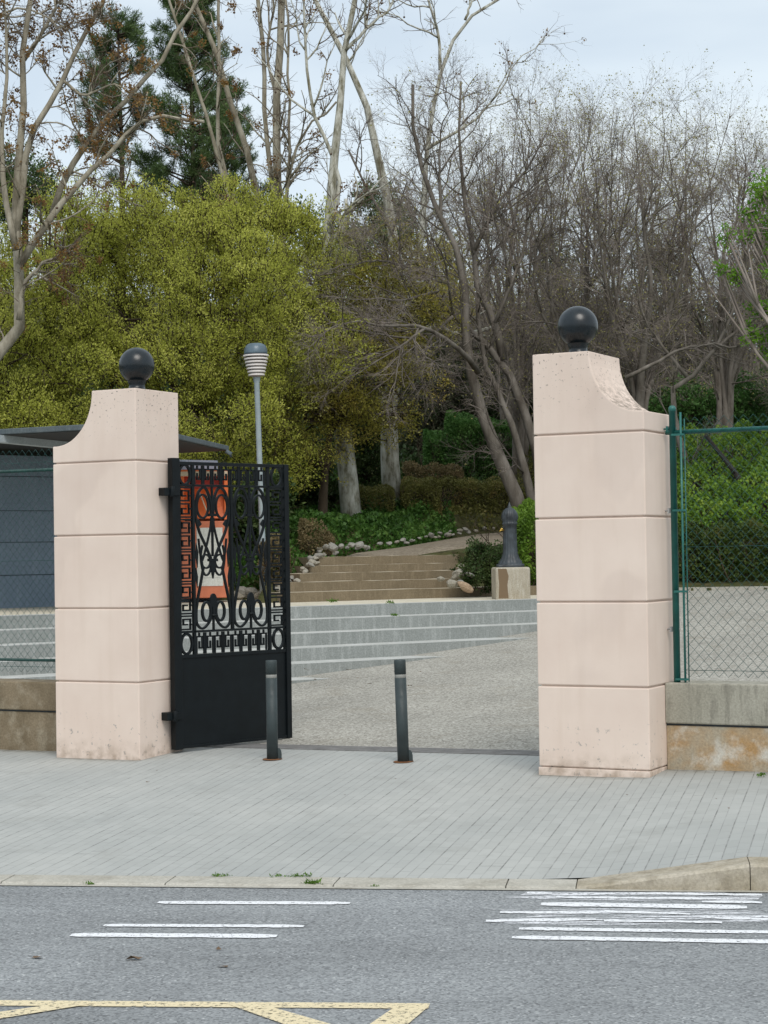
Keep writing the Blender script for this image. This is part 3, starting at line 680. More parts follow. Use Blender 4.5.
# scroll panels
x0, x1 = .262, GW-.252; xm = (x0+x1)/2
b = MB(); b.box(xm-.012, xm+.012, -.014, .014, 1.04, 2.33); gpart('middle_bar', b)
for c0, c1 in ((x0, xm-.012), (xm+.012, x1)):
    c = (c0+c1)/2; hw = (c1-c0)/2-.012; b = MB()
    b.box(c-.008, c+.008, -.01, .01, 1.70, 2.33); b.box(c-.008, c+.008, -.01, .01, 1.04, 1.16)
    b.box(c-.04, c+.04, -.018, .018, 2.06, 2.085); b.box(c-.05, c+.05, -.016, .016, 1.655, 1.68)
    for sg in (-1, 1):
        X = lambda a: c+sg*a*hw
        fbar(b, bz([(X(.06), 2.06), (X(.10), 2.20), (X(.40), 2.315), (X(.80), 2.27), (X(.98), 2.10), (X(.80), 1.94), (X(.42), 1.80), (X(.10), 1.68)]), .017, .010)
        fbar(b, ell(X(.56), 2.15, .34*hw, .105), .015, .010, True)
        fbar(b, bz([(X(.06), 2.05), (X(.12), 1.95), (X(.45), 1.74), (X(.62), 1.66)]), .013, .009)
        fbar(b, ell(X(.40), 1.655, .27*hw, .06), .014, .010, True)
        fbar(b, bz([(X(.08), 1.66), (X(.16), 1.57), (X(.40), 1.53), (X(.60), 1.58), (X(.70), 1.70), (X(.60), 1.80)]), .013, .009)
        fbar(b, bz([(X(.55), 1.60), (X(.70), 1.48), (X(.90), 1.32), (X(1.0), 1.20), (X(.96), 1.10), (X(.66), 1.055), (X(.30), 1.10), (X(.06), 1.18)]), .017, .010)
        fbar(b, bz([(X(.60), 1.62), (X(.74), 1.74), (X(.82), 1.86)]), .012, .009)
        fbar(b, ell(X(.40), 1.205, .25*hw, .085), .018, .011, True)
        # leaf
        lv = [(X(.62), 1.99), (X(.80), 2.035), (X(.92), 2.02), (X(.78), 1.965)]
        b.prism([p for p in (lv if sg < 0 else lv[::-1])], -.005, .005, 'y')
        lv = [(X(.90), 1.60), (X(1.0), 1.70), (X(.96), 1.82), (X(.84), 1.74)]
        b.prism([p for p in (lv if sg < 0 else lv[::-1])], -.005, .005, 'y')
        lv = [(X(.92), 1.42), (X(1.02), 1.52), (X(.98), 1.60), (X(.88), 1.52)]
        b.prism([p for p in (lv if sg < 0 else lv[::-1])], -.005, .005, 'y')
    dr = ell(c, 1.285, .040, .06, 20); dr = [(p[0], p[1]+.02*max(0, (p[1]-1.28)/.06)) for p in dr]; b.prism(dr, -.010, .010, 'y')
    b.prism([(c-.028, 1.62), (c, 1.50), (c+.028, 1.62), (c, 1.66)], -.010, .010, 'y')
    b.box(c-.014, c+.014, -.014, .014, 1.15, 1.25)
    b.lathe([(0, -.02), (.024, -.01), (.03, 0), (.024, .01), (0, .02)], (c, 0, 1.17), 12)
    gpart('scroll_panel', b)
for z in (.30, 2.275):
    b = MB(); b.box(-.10, .075, -.05, .05, z-.035, z+.035); b.lathe([(0, -.045), (.022, -.045), (.022, .045), (0, .045)], (-.02, -.055, z), 14); gpart('hinge', b, .004)

# ------------------------------------------------------------------ bollards
BL = thing('bollard', 'dark grey steel bollard in the gateway directly in front of the open gate leaf', 'bollard', (-.975, 15.84, pavz(-.975, 15.84)), 0, 'bollards in the gateway')
b = MB(); b.lathe([(0, -.05), (.048, -.05), (.048, .69), (.044, .69), (.044, .72), (.048, .72), (.048, .83), (.045, .838), (0, .84)], n=26); b.build('post', M_boll, BL)
b = MB(); b.lathe([(.0445, .688), (.0465, .69), (.0465, .72), (.0445, .722)], n=26); b.build('reflective_band', M_band, BL)
b = MB(); pr = [(.03, -.01), (.078, -.01), (.078, .05), (.074, .075), (.062, .095), (.03, .10)]; b.prism([(p[0], p[1]) for p in pr][::-1], -.012, .012, 'y'); b.build('base_tab', M_boll, BL)
b = MB(); b.lathe([(.0, .003), (.085, .003), (.082, .007), (.0, .008)], n=20); b.build('ground_plate', M_rust, BL)
o = copy_tree(BL); o.location = (.128, 15.356, pavz(.128, 15.356)); o['label'] = 'dark grey steel bollard standing in the open middle of the gateway'
o.rotation_euler = (0, math.radians(-1.2), 0)

# ------------------------------------------------------------------ street lamp
lp = onz(264.5, 600, TZ); LY = 29.2; lp = atY(264.5, 600, LY); lz = th(lp[0], lp[1])
R = thing('street_lamp', 'pale grey street lamp with ringed lantern and domed cap behind the gate leaf', 'street lamp', (lp[0], lp[1], 1.05)); R.rotation_euler = (0, -.0215, 0)
top = atY(256, 343, LY)[2]-1.05; lean = atY(256, 343, LY)[0]-lp[0]+.02
b = MB(); b.lathe([(.0, -.2), (.07, -.2), (.07, .7), (.055, .73), (.045, 1.2), (.042, top-.62), (.05, top-.60), (.06, top-.54)], n=16); b.build('pole', M_lamp, R)
b = MB(); b.lathe([(.0, top-.55), (.10, top-.52), (.155, top-.20), (0, top-.20)], n=24); b.build('lantern', M_glass, R)
for k in range(7):
    z = top-.51+k*.050; r = .115+.012*k; b = MB(); b.lathe([(r-.03, z), (r+.012, z-.006), (r+.016, z), (r+.012, z+.022), (r-.03, z+.024)], n=28); b.build('lantern_ring', M_lampring, R)
b = MB(); b.lathe([(0, top-.175), (.185, top-.175), (.185, top-.15), (.178, top-.09), (.15, top-.035), (.10, top-.008), (.0, top)], n=28); b.build('cap', M_lampcap, R)

# ------------------------------------------------------------------ drinking fountain
fp = onz(511, 598.5, TZ); FY = fp[1]; u = FY/FPX
R = thing('drinking_fountain', 'grey cast iron drinking fountain with brass tap on a concrete block', 'drinking fountain', (fp[0], fp[1], TZ), .07)
b = MB(); hw = .255; b.box(-hw, hw, -hw, hw, -.05, .46); b.build('plinth', M_plinth, R, bevel=.03)
b = MB(); z0 = .46
pr = [(0, 0), (.20, 0), (.20, .045), (.17, .05), (.165, .09), (.135, .12), (.108, .20), (.101, .30), (.097, .55), (.098, .62), (.110, .63), (.110, .65), (.098, .66), (.118, .70), (.122, .74), (.112, .79), (.09, .83), (.06, .86), (.028, .875), (.030, .89), (.018, .91), (.004, .955), (0, .96)]
b.lathe([(r*1.0, z+z0) for r, z in pr], n=64, flute=.035); b.build('column', M_font, R)
b = MB(); b.box(-.21, .12, -.22, .0, z0-.004, z0+.035); b.build('drip_tray', M_font, R, bevel=.008)
b = MB(); b.tube([(-.07, -.03, z0+.545), (-.14, -.05, z0+.545), (-.16, -.055, z0+.525)], .011, 8); b.lathe([(0, -.01), (.02, -.008), (.02, .01), (0, .012)], (-.125, -.045, z0+.562), 10); b.build('tap', M_brass, R)
# water stain is a surface mark on the block: a thin dark patch of wet concrete
b = MB(); b.prism([(-hw+.04, .01), (-.07, .01), (-.085, .2), (-.065, .33), (-.095, .44), (-hw+.035, .44), (-hw+.05, .2)], -hw-.002, -hw+.01, 'y'); b.build('wet_stain', mat('wet_concrete', (.16, .105, .055), .55), R)

# ------------------------------------------------------------------ clothes container (orange)
cpx = onz(205.5, 602, TZ); Yc = cpx[1]
R = thing('collection_container', 'orange metal collection container with white notice seen behind the gate leaf', 'container', (cpx[0], Yc, TZ), math.radians(4))
W2 = .35; Hc = 2.0
b = MB(); b.box(-W2, W2, 0, .7, .06, 1.22); b.build('body', M_orangeb, R, bevel=.012)
b = MB()
b.box(-W2-.004, W2+.004, .28, .70, 1.22, Hc-.10); b.box(-W2-.004, -W2+.05, -.01, .28, 1.22, Hc-.1); b.box(W2-.05, W2+.004, -.01, .28, 1.22, Hc-.1); b.box(-W2-.004, W2+.004, -.012, .70, Hc-.10, Hc)
b.build('hood', M_orange, R, bevel=.01)
b = MB(); v = [(-W2+.05, .02, 1.26), (W2-.05, .02, 1.26), (W2-.05, .26, 1.72), (-W2+.05, .26, 1.72)]; b.add(v+[(p[0], p[1]+.02, p[2]-.0) for p in v], [(0, 1, 2, 3), (7, 6, 5, 4), (0, 4, 5, 1), (2, 6, 7, 3)]); b.build('hatch_flap', M_orange, R)
b = MB(); b.box(-W2+.05, W2-.05, .262, .278, 1.5, Hc-.1); b.build('hatch_back', M_red, R)
for sg in (-1, 1):
    b = MB(); b.tube([(sg*.05-.02, .0, 1.66), (sg*.05+.10, .0, 1.34)], .010, 6); b.build('hatch_rod', M_cream, R)
b = MB(); b.box(-W2-.006, W2+.006, -.016, -.012, 1.90, 1.97); b.build('cream_band', M_cream, R)
b = MB(); b.box(-.12, .27, -.008, -.002, .24, 1.12); b.build('notice', M_poster, R)
b = MB()
for k in range(9):
    z = 1.02-.05*k; b.box(-.085, .22-.05*((k*7) % 3), -.0105, -.0085, z, z+.012)
b = MB(); b.box(-.08, .23, -.0105, -.0085, .36, .368); b.build('notice_rule', mat('notice_ink', (.42, .42, .38), .8), R)

# ------------------------------------------------------------------ shelter building
RZ = 3.385
c0 = atY(128, 421.5, 22.7); p2 = atY(229, 446, 27.9); p1 = atY(0, 428, 23.6)
c0, p2, p1 = (np.array([q[0], q[1]]) for q in (c0, p2, p1))
pl_ = c0 + (p1-c0)*2.4; far = pl_ + (p2-c0)*1.0
R = thing('shelter', 'low grey-blue shelter with flat dark roof behind the left fence', 'shelter', (*c0, TZ))
b = MB(); poly = [c0, p2, far, pl_]; cen = sum(poly)/4
b.prism(poly, RZ-.07, RZ); b.build('roof', M_fascia, R, (*c0, TZ), bevel=.01)
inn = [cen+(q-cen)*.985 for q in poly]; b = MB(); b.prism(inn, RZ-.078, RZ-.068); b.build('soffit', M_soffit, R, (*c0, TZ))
# grey beam under the roof on the left
ba = atY(0, 434.5, 23.5); bb = atY(52, 439.5, 24.7); b = MB(); zt = 3.30
pa, pb = ba[:2], bb[:2]; pa, pb = pa-(pb-pa)*.35, pa+(pb-pa)*2.8
za = zb = 3.305
d_ = n3(pb-pa); nn = np.array([-d_[1], d_[0]])*.12
v = [(*pa, za-.092), (*pb, zb-.092), (*(pb+nn), zb-.092), (*(pa+nn), za-.092), (*pa, za), (*pb, zb), (*(pb+nn), zb), (*(pa+nn), za)]
b.add(v, [(3, 2, 1, 0), (0, 1, 5, 4), (1, 2, 6, 5), (2, 3, 7, 6), (3, 0, 4, 7), (4, 5, 6, 7)]); b.build('beam', M_fascia2, R, (*c0, TZ))
wl = onz(0, 608, TZ)[:2]; wr = atY(219, 560, 28.9)[:2]; wd = n3(wr-wl); wn_ = np.array([-wd[1], wd[0]]); wl2 = wl-wd*5
b = MB()
hs_ = [TZ-.05, 1.33+.18, 1.98, 2.43, 2.92, RZ-.16]
for k in range(5):
    z0_, z1_ = hs_[k]+.006, hs_[k+1]-.006
    v = [(*wl2, z0_), (*wr, z0_), (*(wr+wn_*.15), z0_), (*(wl2+wn_*.15), z0_)]; v += [(p[0], p[1], z1_) for p in v]
    b.add(v, [(3, 2, 1, 0), (0, 1, 5, 4), (1, 2, 6, 5), (2, 3, 7, 6), (3, 0, 4, 7), (4, 5, 6, 7)])
b.build('wall', M_blue, R, (*c0, TZ))
b = MB(); v = [(*(wl2+wn_*.02), TZ), (*(wr+wn_*.02-wd*.02), TZ), (*(wr+wn_*.13-wd*.02), TZ), (*(wl2+wn_*.13), TZ)]; v += [(p[0], p[1], RZ-.17) for p in v]
b.add(v, [(3, 2, 1, 0), (0, 1, 5, 4), (1, 2, 6, 5), (2, 3, 7, 6), (3, 0, 4, 7), (4, 5, 6, 7)]); b.build('wall_joint', M_dark, R, (*c0, TZ))
# back return wall
b = MB(); q0 = wr; q1 = wr+wn_*4; nn = wd*.12
v = [(*(q0-nn), TZ), (*q0, TZ), (*q1, TZ), (*(q1-nn), TZ)]; v = [(p[0]+wn_[0]*.16, p[1]+wn_[1]*.16, p[2]) for p in v]; v += [(p[0], p[1], RZ-.16) for p in v]
b.add(v, [(3, 2, 1, 0), (0, 1, 5, 4), (1, 2, 6, 5), (2, 3, 7, 6), (3, 0, 4, 7), (4, 5, 6, 7)]); b.build('wall', M_blue, R, (*c0, TZ))
b = MB(); gp_ = atY(230, 456, 27.3); b.tube([atY(226, 451, 27.3), atY(231, 454, 27.3), atY(231, 457, 27.3)], .03, 8); b.build('gutter_end', M_fascia, R, (*c0, TZ))

# ------------------------------------------------------------------ vegetation generators
def rand_unit(rng, n): return n3(rng.normal(size=(n, 3)))
def grow(rng, P0, D, L, K, wander, trop):
    N = len(P0); P = np.zeros((N, K+1, 3)); P[:, 0] = P0; D = n3(D); step = (np.asarray(L)/K)[:, None]
    Ds = np.zeros((N, K+1, 3)); Ds[:, 0] = D
    for k in range(K):
        D = n3(D + wander*rng.normal(size=(N, 3)) + trop*np.array([0, 0, 1.])/K); P[:, k+1] = P[:, k]+D*step; Ds[:, k+1] = D
    return P, Ds
def children(rng, P, R, n_per, t0, t1, ang, lens, rr, lmin=.3, fall=.45):
    """sprout n_per children from each polyline; returns start, dir, length, radius"""
    N, K, _ = P.shape; idx = np.repeat(np.arange(N), n_per); M_ = len(idx)
    t_ = t0+(t1-t0)*rng.random(M_); f = t_*(K-1); k = np.minimum(f.astype(int), K-2); fr = (f-k)[:, None]
    A = P[idx, k]; Bq = P[idx, k+1]; S = A+(Bq-A)*fr; T = n3(Bq-A); r = R[idx, k]*(1-fr[:, 0])+R[idx, k+1]*fr[:, 0]
    side = n3(np.cross(T, rng.normal(size=(M_, 3)))); an = ang*(.6+.8*rng.random(M_))[:, None]
    D = n3(T*np.cos(an)+side*np.sin(an)); L = lens*(1-fall*t_)*(.55+.9*rng.random(M_))
    return S, D, np.maximum(L, lmin*lens), np.minimum(r*.8, rr*(.7+.6*rng.random(M_)))
def resamp(pts, K):
    p = np.asarray(pts, float)[:, :]; c = bz(p, 12); s_ = np.r_[0, np.cumsum(np.linalg.norm(np.diff(c, axis=0), axis=1))]
    q = np.linspace(0, s_[-1], K); return np.stack([np.interp(q, s_, c[:, i]) for i in range(3)], 1)
def taper(r0, r1, K): return np.linspace(1, 0, K)**1.5*(r0-r1)+r1
def limb(spec, Y, rng=None):
    """[(px,py,dY)], returns 3D points"""
    return np.array([atY(x, y, Y+(d[0] if d else 0)) for x, y, *d in spec])

def wood_tree(name, label, cat, base, limbs, gen, mats, seed, leafmat=None, leafpar=None, group=None, balls=0):
    """limbs: list of (pts3d, r0, r1). gen: list of levels (n_per,t0,t1,ang,len,rad,wander,trop,K,sides)"""
    rng = np.random.default_rng(seed); R = thing(name, label, cat, base, 0, group)
    bt = MB(); bt2 = MB(); K0 = 12
    P = np.stack([resamp(l[0], K0) for l in limbs]); Rd = np.stack([taper(l[1], l[2], K0) for l in limbs])
    P = P + rng.normal(size=P.shape)*.035*np.linspace(0, 1, K0)[None, :, None]
    bt.tubes(P, Rd, 9)
    curP, curR = P, Rd; lastP = None
    for li, (n_per, t0, t1, ang, ln, rad, wa, tr, K, sides) in enumerate(gen):
        S, D, L, r = children(rng, curP, curR, n_per, t0, t1, ang, ln, rad)
        Pn, _ = grow(rng, S, D, L, K, wa, tr); Rn = r[:, None]*np.linspace(1, .35, K+1)[None]
        (bt if li == 0 else bt2).tubes(Pn, Rn, sides)
        curP, curR = Pn, Rn
    bt.build('trunk', mats[0], R, base)
    if bt2.v: bt2.build('branches', mats[1], R, base)
    if leafmat:
        n_leaf, sz, wd_, spread, frac = leafpar; bl = MB()
        idx = rng.integers(0, len(curP), n_leaf); 
        if frac < 1: # leaves in clumps: only a share of twigs carry them
            keep = rng.random(len(curP)) < frac; kk = np.where(keep)[0]; idx = kk[rng.integers(0, len(kk), n_leaf)]
        tt = rng.random(n_leaf)**.6*(curP.shape[1]-1.001); k = tt.astype(int); f = (tt-k)[:, None]
        c = curP[idx, k]*(1-f)+curP[idx, k+1]*f + rng.normal(size=(n_leaf, 3))*spread
        d = rand_unit(rng, n_leaf)+n3(curP[idx, -1]-curP[idx, 0])*.8+np.array([0, 0, -.15]); bl.leaves(c, d, sz, wd_, rng, .08)
        bl.build('crown', leafmat, R, base)
    if balls:
        bb = MB(); idx = rng.integers(0, len(curP), balls)
        for i in idx:
            e = curP[i, -1]; l_ = rng.uniform(.06, .16); bb.tube([e, e-np.array([0, 0, l_])], .003, 3)
            bb.lathe([(.0, -.022), (.018, -.012), (.022, 0), (.018, .012), (0, .022)], e-np.array([0, 0, l_+.02]), 6)
        bb.build('seed_balls', M_ball2, R, base)
    return R

def crown_tree(name, label, cat, base, lobes, mats, seed, ntuft, nleaf, tuft, L, Wd, uplift=.5, group=None, trunk=None, inner=.35, clump=0, cr=.5):
    """lobes: [(centre3, (rx,ry,rz))]; feathery tufts of leaves spread through the lobes"""
    rng = np.random.default_rng(seed); R = thing(name, label, cat, base, 0, group)
    vols = np.array([l[1][0]*l[1][1]*l[1][2] for l in lobes])**.72; vols /= vols.sum()
    li = rng.choice(len(lobes), ntuft, p=vols); C_ = np.array([l[0] for l in lobes], float)[li]; Rr = np.array([l[1] for l in lobes], float)[li]
    u_ = rand_unit(rng, ntuft); rad = inner+(1-inner)*rng.random(ntuft)**.6; rad *= 1+.10*rng.normal(size=ntuft)
    T = C_+u_*Rr*rad[:, None]; base_ = np.asarray(base, float)
    if clump:      # gather the tufts into billows: leaves sit on the upper, outer shell of each clump
        cc = T[:clump].copy(); uc = u_[:clump]; ci = rng.integers(0, clump, ntuft); h_ = n3(rand_unit(rng, ntuft)+uc[ci]*.55+np.array([0, 0, .45]))
        sz_ = cr*(.45+.9*rng.random(clump))[ci][:, None]; T = cc[ci]+h_*sz_*np.array([1.25, 1.25, .75])*(.72+.35*rng.random((ntuft, 1))**.5); u_ = n3(h_+uc[ci]*.4); Rr = np.ones_like(Rr)
    out = n3(u_*Rr/np.abs(Rr).max()); axis = n3(out*.7+np.array([0, 0, uplift])+.45*rng.normal(size=(ntuft, 3)))
    ln = tuft*(.6+.8*rng.random(ntuft))
    # sprays
    bt = MB(); SP = np.stack([T-axis*ln[:, None]*.5, T, T+axis*ln[:, None]*.5], 1); bt.tubes(SP, np.array([[.008, .005, .002]])*np.ones((ntuft, 1)), 3)
    # limbs from trunk to lobes
    if trunk is not None:
        tr = np.asarray(trunk[0], float); K0 = 9; p = resamp(tr, K0); bt.tube(p, taper(trunk[1], trunk[2], K0), 9)
        for l in lobes:
            e = np.array(l[0]); s_ = p[-1-rng.integers(0, 5)]; md = (s_+e)/2+rng.normal(size=3)*.15; bt.tube(resamp([s_, md, e], 7), taper(trunk[2]*.9, .02, 7), 6)
            for k in range(7):
                e2 = e+rand_unit(rng, 1)[0]*np.array(l[1])*.85; bt.tube(resamp([e if k % 2 else md, (e+e2)/2+rng.normal(size=3)*.1, e2], 6), taper(.03, .006, 6), 4)
    bt.build('trunk', mats[0], R, base)
    n = ntuft*nleaf; ti = np.repeat(np.arange(ntuft), nleaf); s_ = rng.random(n)-.5
    c = T[ti]+axis[ti]*(ln[ti]*s_)[:, None]+rng.normal(size=(n, 3))*(tuft*.20*(1-.4*s_))[:, None]
    d = n3(axis[ti]*.9+rng.normal(size=(n, 3))*.6)
    bl = MB(); bl.leaves(c, d, L, Wd, rng, .06); bl.build('crown', mats[1], R, base)
    return R

def hedge(name, label, cat, x0, x1, y0, y1, h, mats, seed, dens=900, L=.05, Wd=.035, round_=.25, zf=th, rotz=0.0, group=None, hvar=.06):
    """boxy hedge; origin at (x0,y0) on the terrain, leaves on and under the surface"""
    rng = np.random.default_rng(seed); w, d_ = x1-x0, y1-y0; base = (x0, y0, float(zf(x0, y0))); R = thing(name, label, cat, base, rotz, group)
    area = w*d_+2*(w+d_)*h; n = int(area*dens)
    q = rng.random((n, 3)); face = rng.random(n); Pt = q.copy(); Pt[:, 0] *= w; Pt[:, 1] *= d_; Pt[:, 2] *= h
    a1 = w*d_/area; a2 = a1+2*w*h/area; depth = rng.random(n)**1.6*.16
    m1 = face < a1; m2 = (face >= a1) & (face < a2); m3_ = face >= a2
    Pt[m1, 2] = h-depth[m1]; s_ = rng.random(n) < .62
    Pt[m2 & s_, 1] = depth[m2 & s_]; Pt[m2 & ~s_, 1] = d_-depth[m2 & ~s_]
    s_ = rng.random(n) < .5; Pt[m3_ & s_, 0] = depth[m3_ & s_]; Pt[m3_ & ~s_, 0] = w-depth[m3_ & ~s_]
    ctr = np.array([w/2, d_/2, h*.45]); rel = (Pt-ctr)/np.array([w/2, d_/2, h*.55]); rn = np.linalg.norm(rel, axis=1, keepdims=True)/1.32
    Pt = ctr+(Pt-ctr)*np.where(rn > 1, 1-(1-1/np.maximum(rn, 1))*round_*3, 1)
    lump = (np.sin(Pt[:, 0]*5.1+seed)+np.sin(Pt[:, 1]*6.3+seed*2)+np.sin(Pt[:, 0]*13+Pt[:, 2]*9))*hvar/2; Pt[:, 2] += lump*(Pt[:, 2]/h); Pt[:, 1] += lump*.8
    cr_, sr_ = math.cos(rotz), math.sin(rotz); gx = x0+Pt[:, 0]*cr_-Pt[:, 1]*sr_; gy = y0+Pt[:, 0]*sr_+Pt[:, 1]*cr_; Pt[:, 2] = np.maximum(Pt[:, 2], .0)+zf(gx, gy)-base[2]
    out = n3(Pt-ctr-np.array([0, 0, 0])); dd = out*.6+np.array([0, 0, .35])+.7*rng.normal(size=(n, 3))
    bl = MB(); bl.leaves(Pt, dd, L, Wd, rng, .08); bl.build('crown', mats[1], R)
    # stems
    ns = int(max(10, w*d_*16)); s0 = np.c_[rng.random(ns)*w, rng.random(ns)*d_, np.zeros(ns)]; s0[:, 2] = zf(x0+s0[:, 0]*cr_-s0[:, 1]*sr_, y0+s0[:, 0]*sr_+s0[:, 1]*cr_)-base[2]-.05
    Pn, _ = grow(rng, s0, np.array([[0, 0, 1.]])+.3*rng.normal(size=(ns, 3)), np.full(ns, h*.95), 5, .15, .5); bs = MB(); bs.tubes(Pn, np.full((ns, 1), .012)*np.linspace(1, .4, 6)[None], 4)
    S, D, L_, r = children(rng, Pn, np.full(Pn.shape[:2], .01), 6, .2, .95, .9, h*.4, .005); P2, _ = grow(rng, S, D, L_, 3, .2, .2); bs.tubes(P2, r[:, None]*np.ones((1, 4)), 3)
    bs.build('stems', mats[0], R)
    return R

# ------------------------------------------------------------------ vegetation: placed in the park
def onhill(px, Y): x = (px-384)/FPX*Y; return (x, Y, float(th(x, Y)))
def lobe(px, py, r, Y, dy=0, ry=None): p = atY(px, py, Y+dy); q = r*Y/FPX; return (tuple(p), (q, q*1.0, (ry or r)*Y/FPX*.92))
# feathery yellow-green trees behind the shelter
b0 = onhill(185, 34.5)
crown_tree('feathery_tree', 'large feathery yellow-green tree rising behind the left pillar and the street lamp', 'tree', b0,
    [lobe(115, 262, 62, 34, .5), lobe(165, 240, 58, 34), lobe(215, 235, 55, 34, -.2), lobe(262, 258, 58, 34), lobe(305, 280, 60, 34, .4), lobe(140, 320, 80, 34, -1), lobe(225, 320, 85, 34, -1.2),
     lobe(290, 350, 65, 34, -.8), lobe(110, 390, 80, 34, -1), lobe(190, 410, 90, 34, -1.4), lobe(262, 430, 75, 34, -1), lobe(215, 480, 70, 34, -.8), lobe(150, 205, 26, 34, .3), lobe(205, 200, 24, 34, .2), lobe(82, 215, 28, 34, .5), lobe(130, 280, 70, 36), lobe(210, 270, 75, 36), lobe(280, 300, 65, 36), lobe(70, 300, 50, 35.5)],
    (M_dbark, L_olive), 11, 13500, 20, .24, .044, .024, .7, trunk=([b0, atY(190, 470, 34.5), atY(200, 380, 34.2)], .16, .08), clump=430, cr=.46)
b0 = onhill(30, 33)
crown_tree('feathery_tree', 'smaller yellow-green tree at the left edge above the shelter roof', 'tree', b0,
    [lobe(20, 300, 70, 33), lobe(70, 250, 48, 33.5), lobe(-20, 380, 80, 32), lobe(50, 370, 75, 32), lobe(20, 420, 70, 32), lobe(50, 210, 28, 33.5)],
    (M_dbark, L_olive), 12, 5200, 18, .24, .046, .025, .65, trunk=([b0, atY(30, 480, 33), atY(30, 400, 33)], .12, .06), clump=170, cr=.44)
b0 = onhill(322, 34.0)
crown_tree('feathery_tree', 'amber-tinged green tree hanging over the two pale trunks left of the stairs', 'tree', b0,
    [lobe(330, 310, 50, 35), lobe(372, 330, 48, 35), lobe(405, 320, 36, 35.5), lobe(345, 380, 50, 34), lobe(392, 385, 34, 35), lobe(305, 420, 38, 33.5), lobe(345, 415, 32, 34), lobe(318, 455, 26, 33.5), lobe(385, 270, 36, 36), lobe(400, 415, 18, 35)],
    (M_dbark, L_amber), 13, 4200, 16, .22, .044, .025, .1, trunk=([b0, atY(325, 470, 34), atY(335, 400, 34)], .10, .05), clump=170, cr=.36)
# dark shrubs under and behind them
for k, (lab, px, Y, lobes, lf, nt) in enumerate((
    ('dark green shrub low beneath the amber tree just left of the pale trunks', 300, 36.5, [(300, 470, 36), (322, 500, 30), (285, 500, 34), (268, 470, 36)], L_bush, 700),
    ('leafy green shrub right behind the street lamp pole at the terrace edge', 255, 31.5, [(250, 530, 30), (276, 545, 24), (236, 560, 24), (262, 500, 30)], L_bush, 520),
    ('dark shrub between the two pale trunks', 368, 40, [(368, 470, 28), (362, 430, 30), (372, 495, 22)], L_bush, 420),
    ('grey-green evergreen in deep shade right of the second pale trunk', 425, 46, [(425, 400, 46), (455, 380, 44), (430, 450, 38), (412, 350, 40)], L_darkw, 1300),
    ('dark evergreen behind the clipped hedge and leaning trunk', 500, 48, [(490, 400, 50), (530, 420, 50), (470, 440, 34), (520, 370, 44)], L_dark, 1500),
    ('dark evergreen mostly hidden behind the right pillar', 590, 47, [(575, 420, 50), (620, 430, 50), (650, 410, 40)], L_dark, 1100),
    ('mid green shrub above the right hedge beside the pillar shoulder', 690, 42, [(690, 415, 40), (730, 425, 44), (768, 410, 46), (655, 425, 30)], L_clip, 1200),
    )):
    crown_tree('evergreen_shrub', lab, 'shrub', onhill(px, Y), [lobe(a, c, r, Y) for a, c, r in lobes], (M_dbark, lf), 30+k, nt, 20, .26, .075, .05, .3, trunk=([onhill(px, Y), atY(px, lobes[0][1]+20, Y), atY(px, lobes[0][1], Y)], .07, .04))
# hazy far tree crowns closing the view behind the bare trees
for k, (lab, px, Y, lobes, lf, nt) in enumerate((
    ('far olive-brown tree behind the tall bare tree in the middle', 440, 58, [(440, 300, 50), (400, 330, 45), (480, 330, 50), (445, 260, 32)], L_amber, 1300),
    ('far dull green tree behind the ball of the right pillar', 560, 60, [(560, 320, 55), (520, 350, 45), (600, 330, 45), (555, 270, 30)], L_darkw, 1300),
    ('far dull green tree above the right fence post', 660, 60, [(660, 320, 55), (625, 350, 40), (700, 340, 50), (660, 260, 26)], L_darkw, 1300),
    ('far dull green tree at the right edge of the wood', 760, 60, [(760, 310, 55), (800, 330, 50), (725, 350, 40), (765, 240, 34)], L_darkw, 1200),
    )):
    crown_tree('woodland_tree', lab, 'tree', onhill(px, Y), [lobe(a, c, r, Y) for a, c, r in lobes], (M_grey, lf), 50+k, nt, 16, .42, .10, .06, .4, trunk=([onhill(px, Y), atY(px+4, 380, Y), atY(px, 320, Y)], .2, .1), inner=.1)

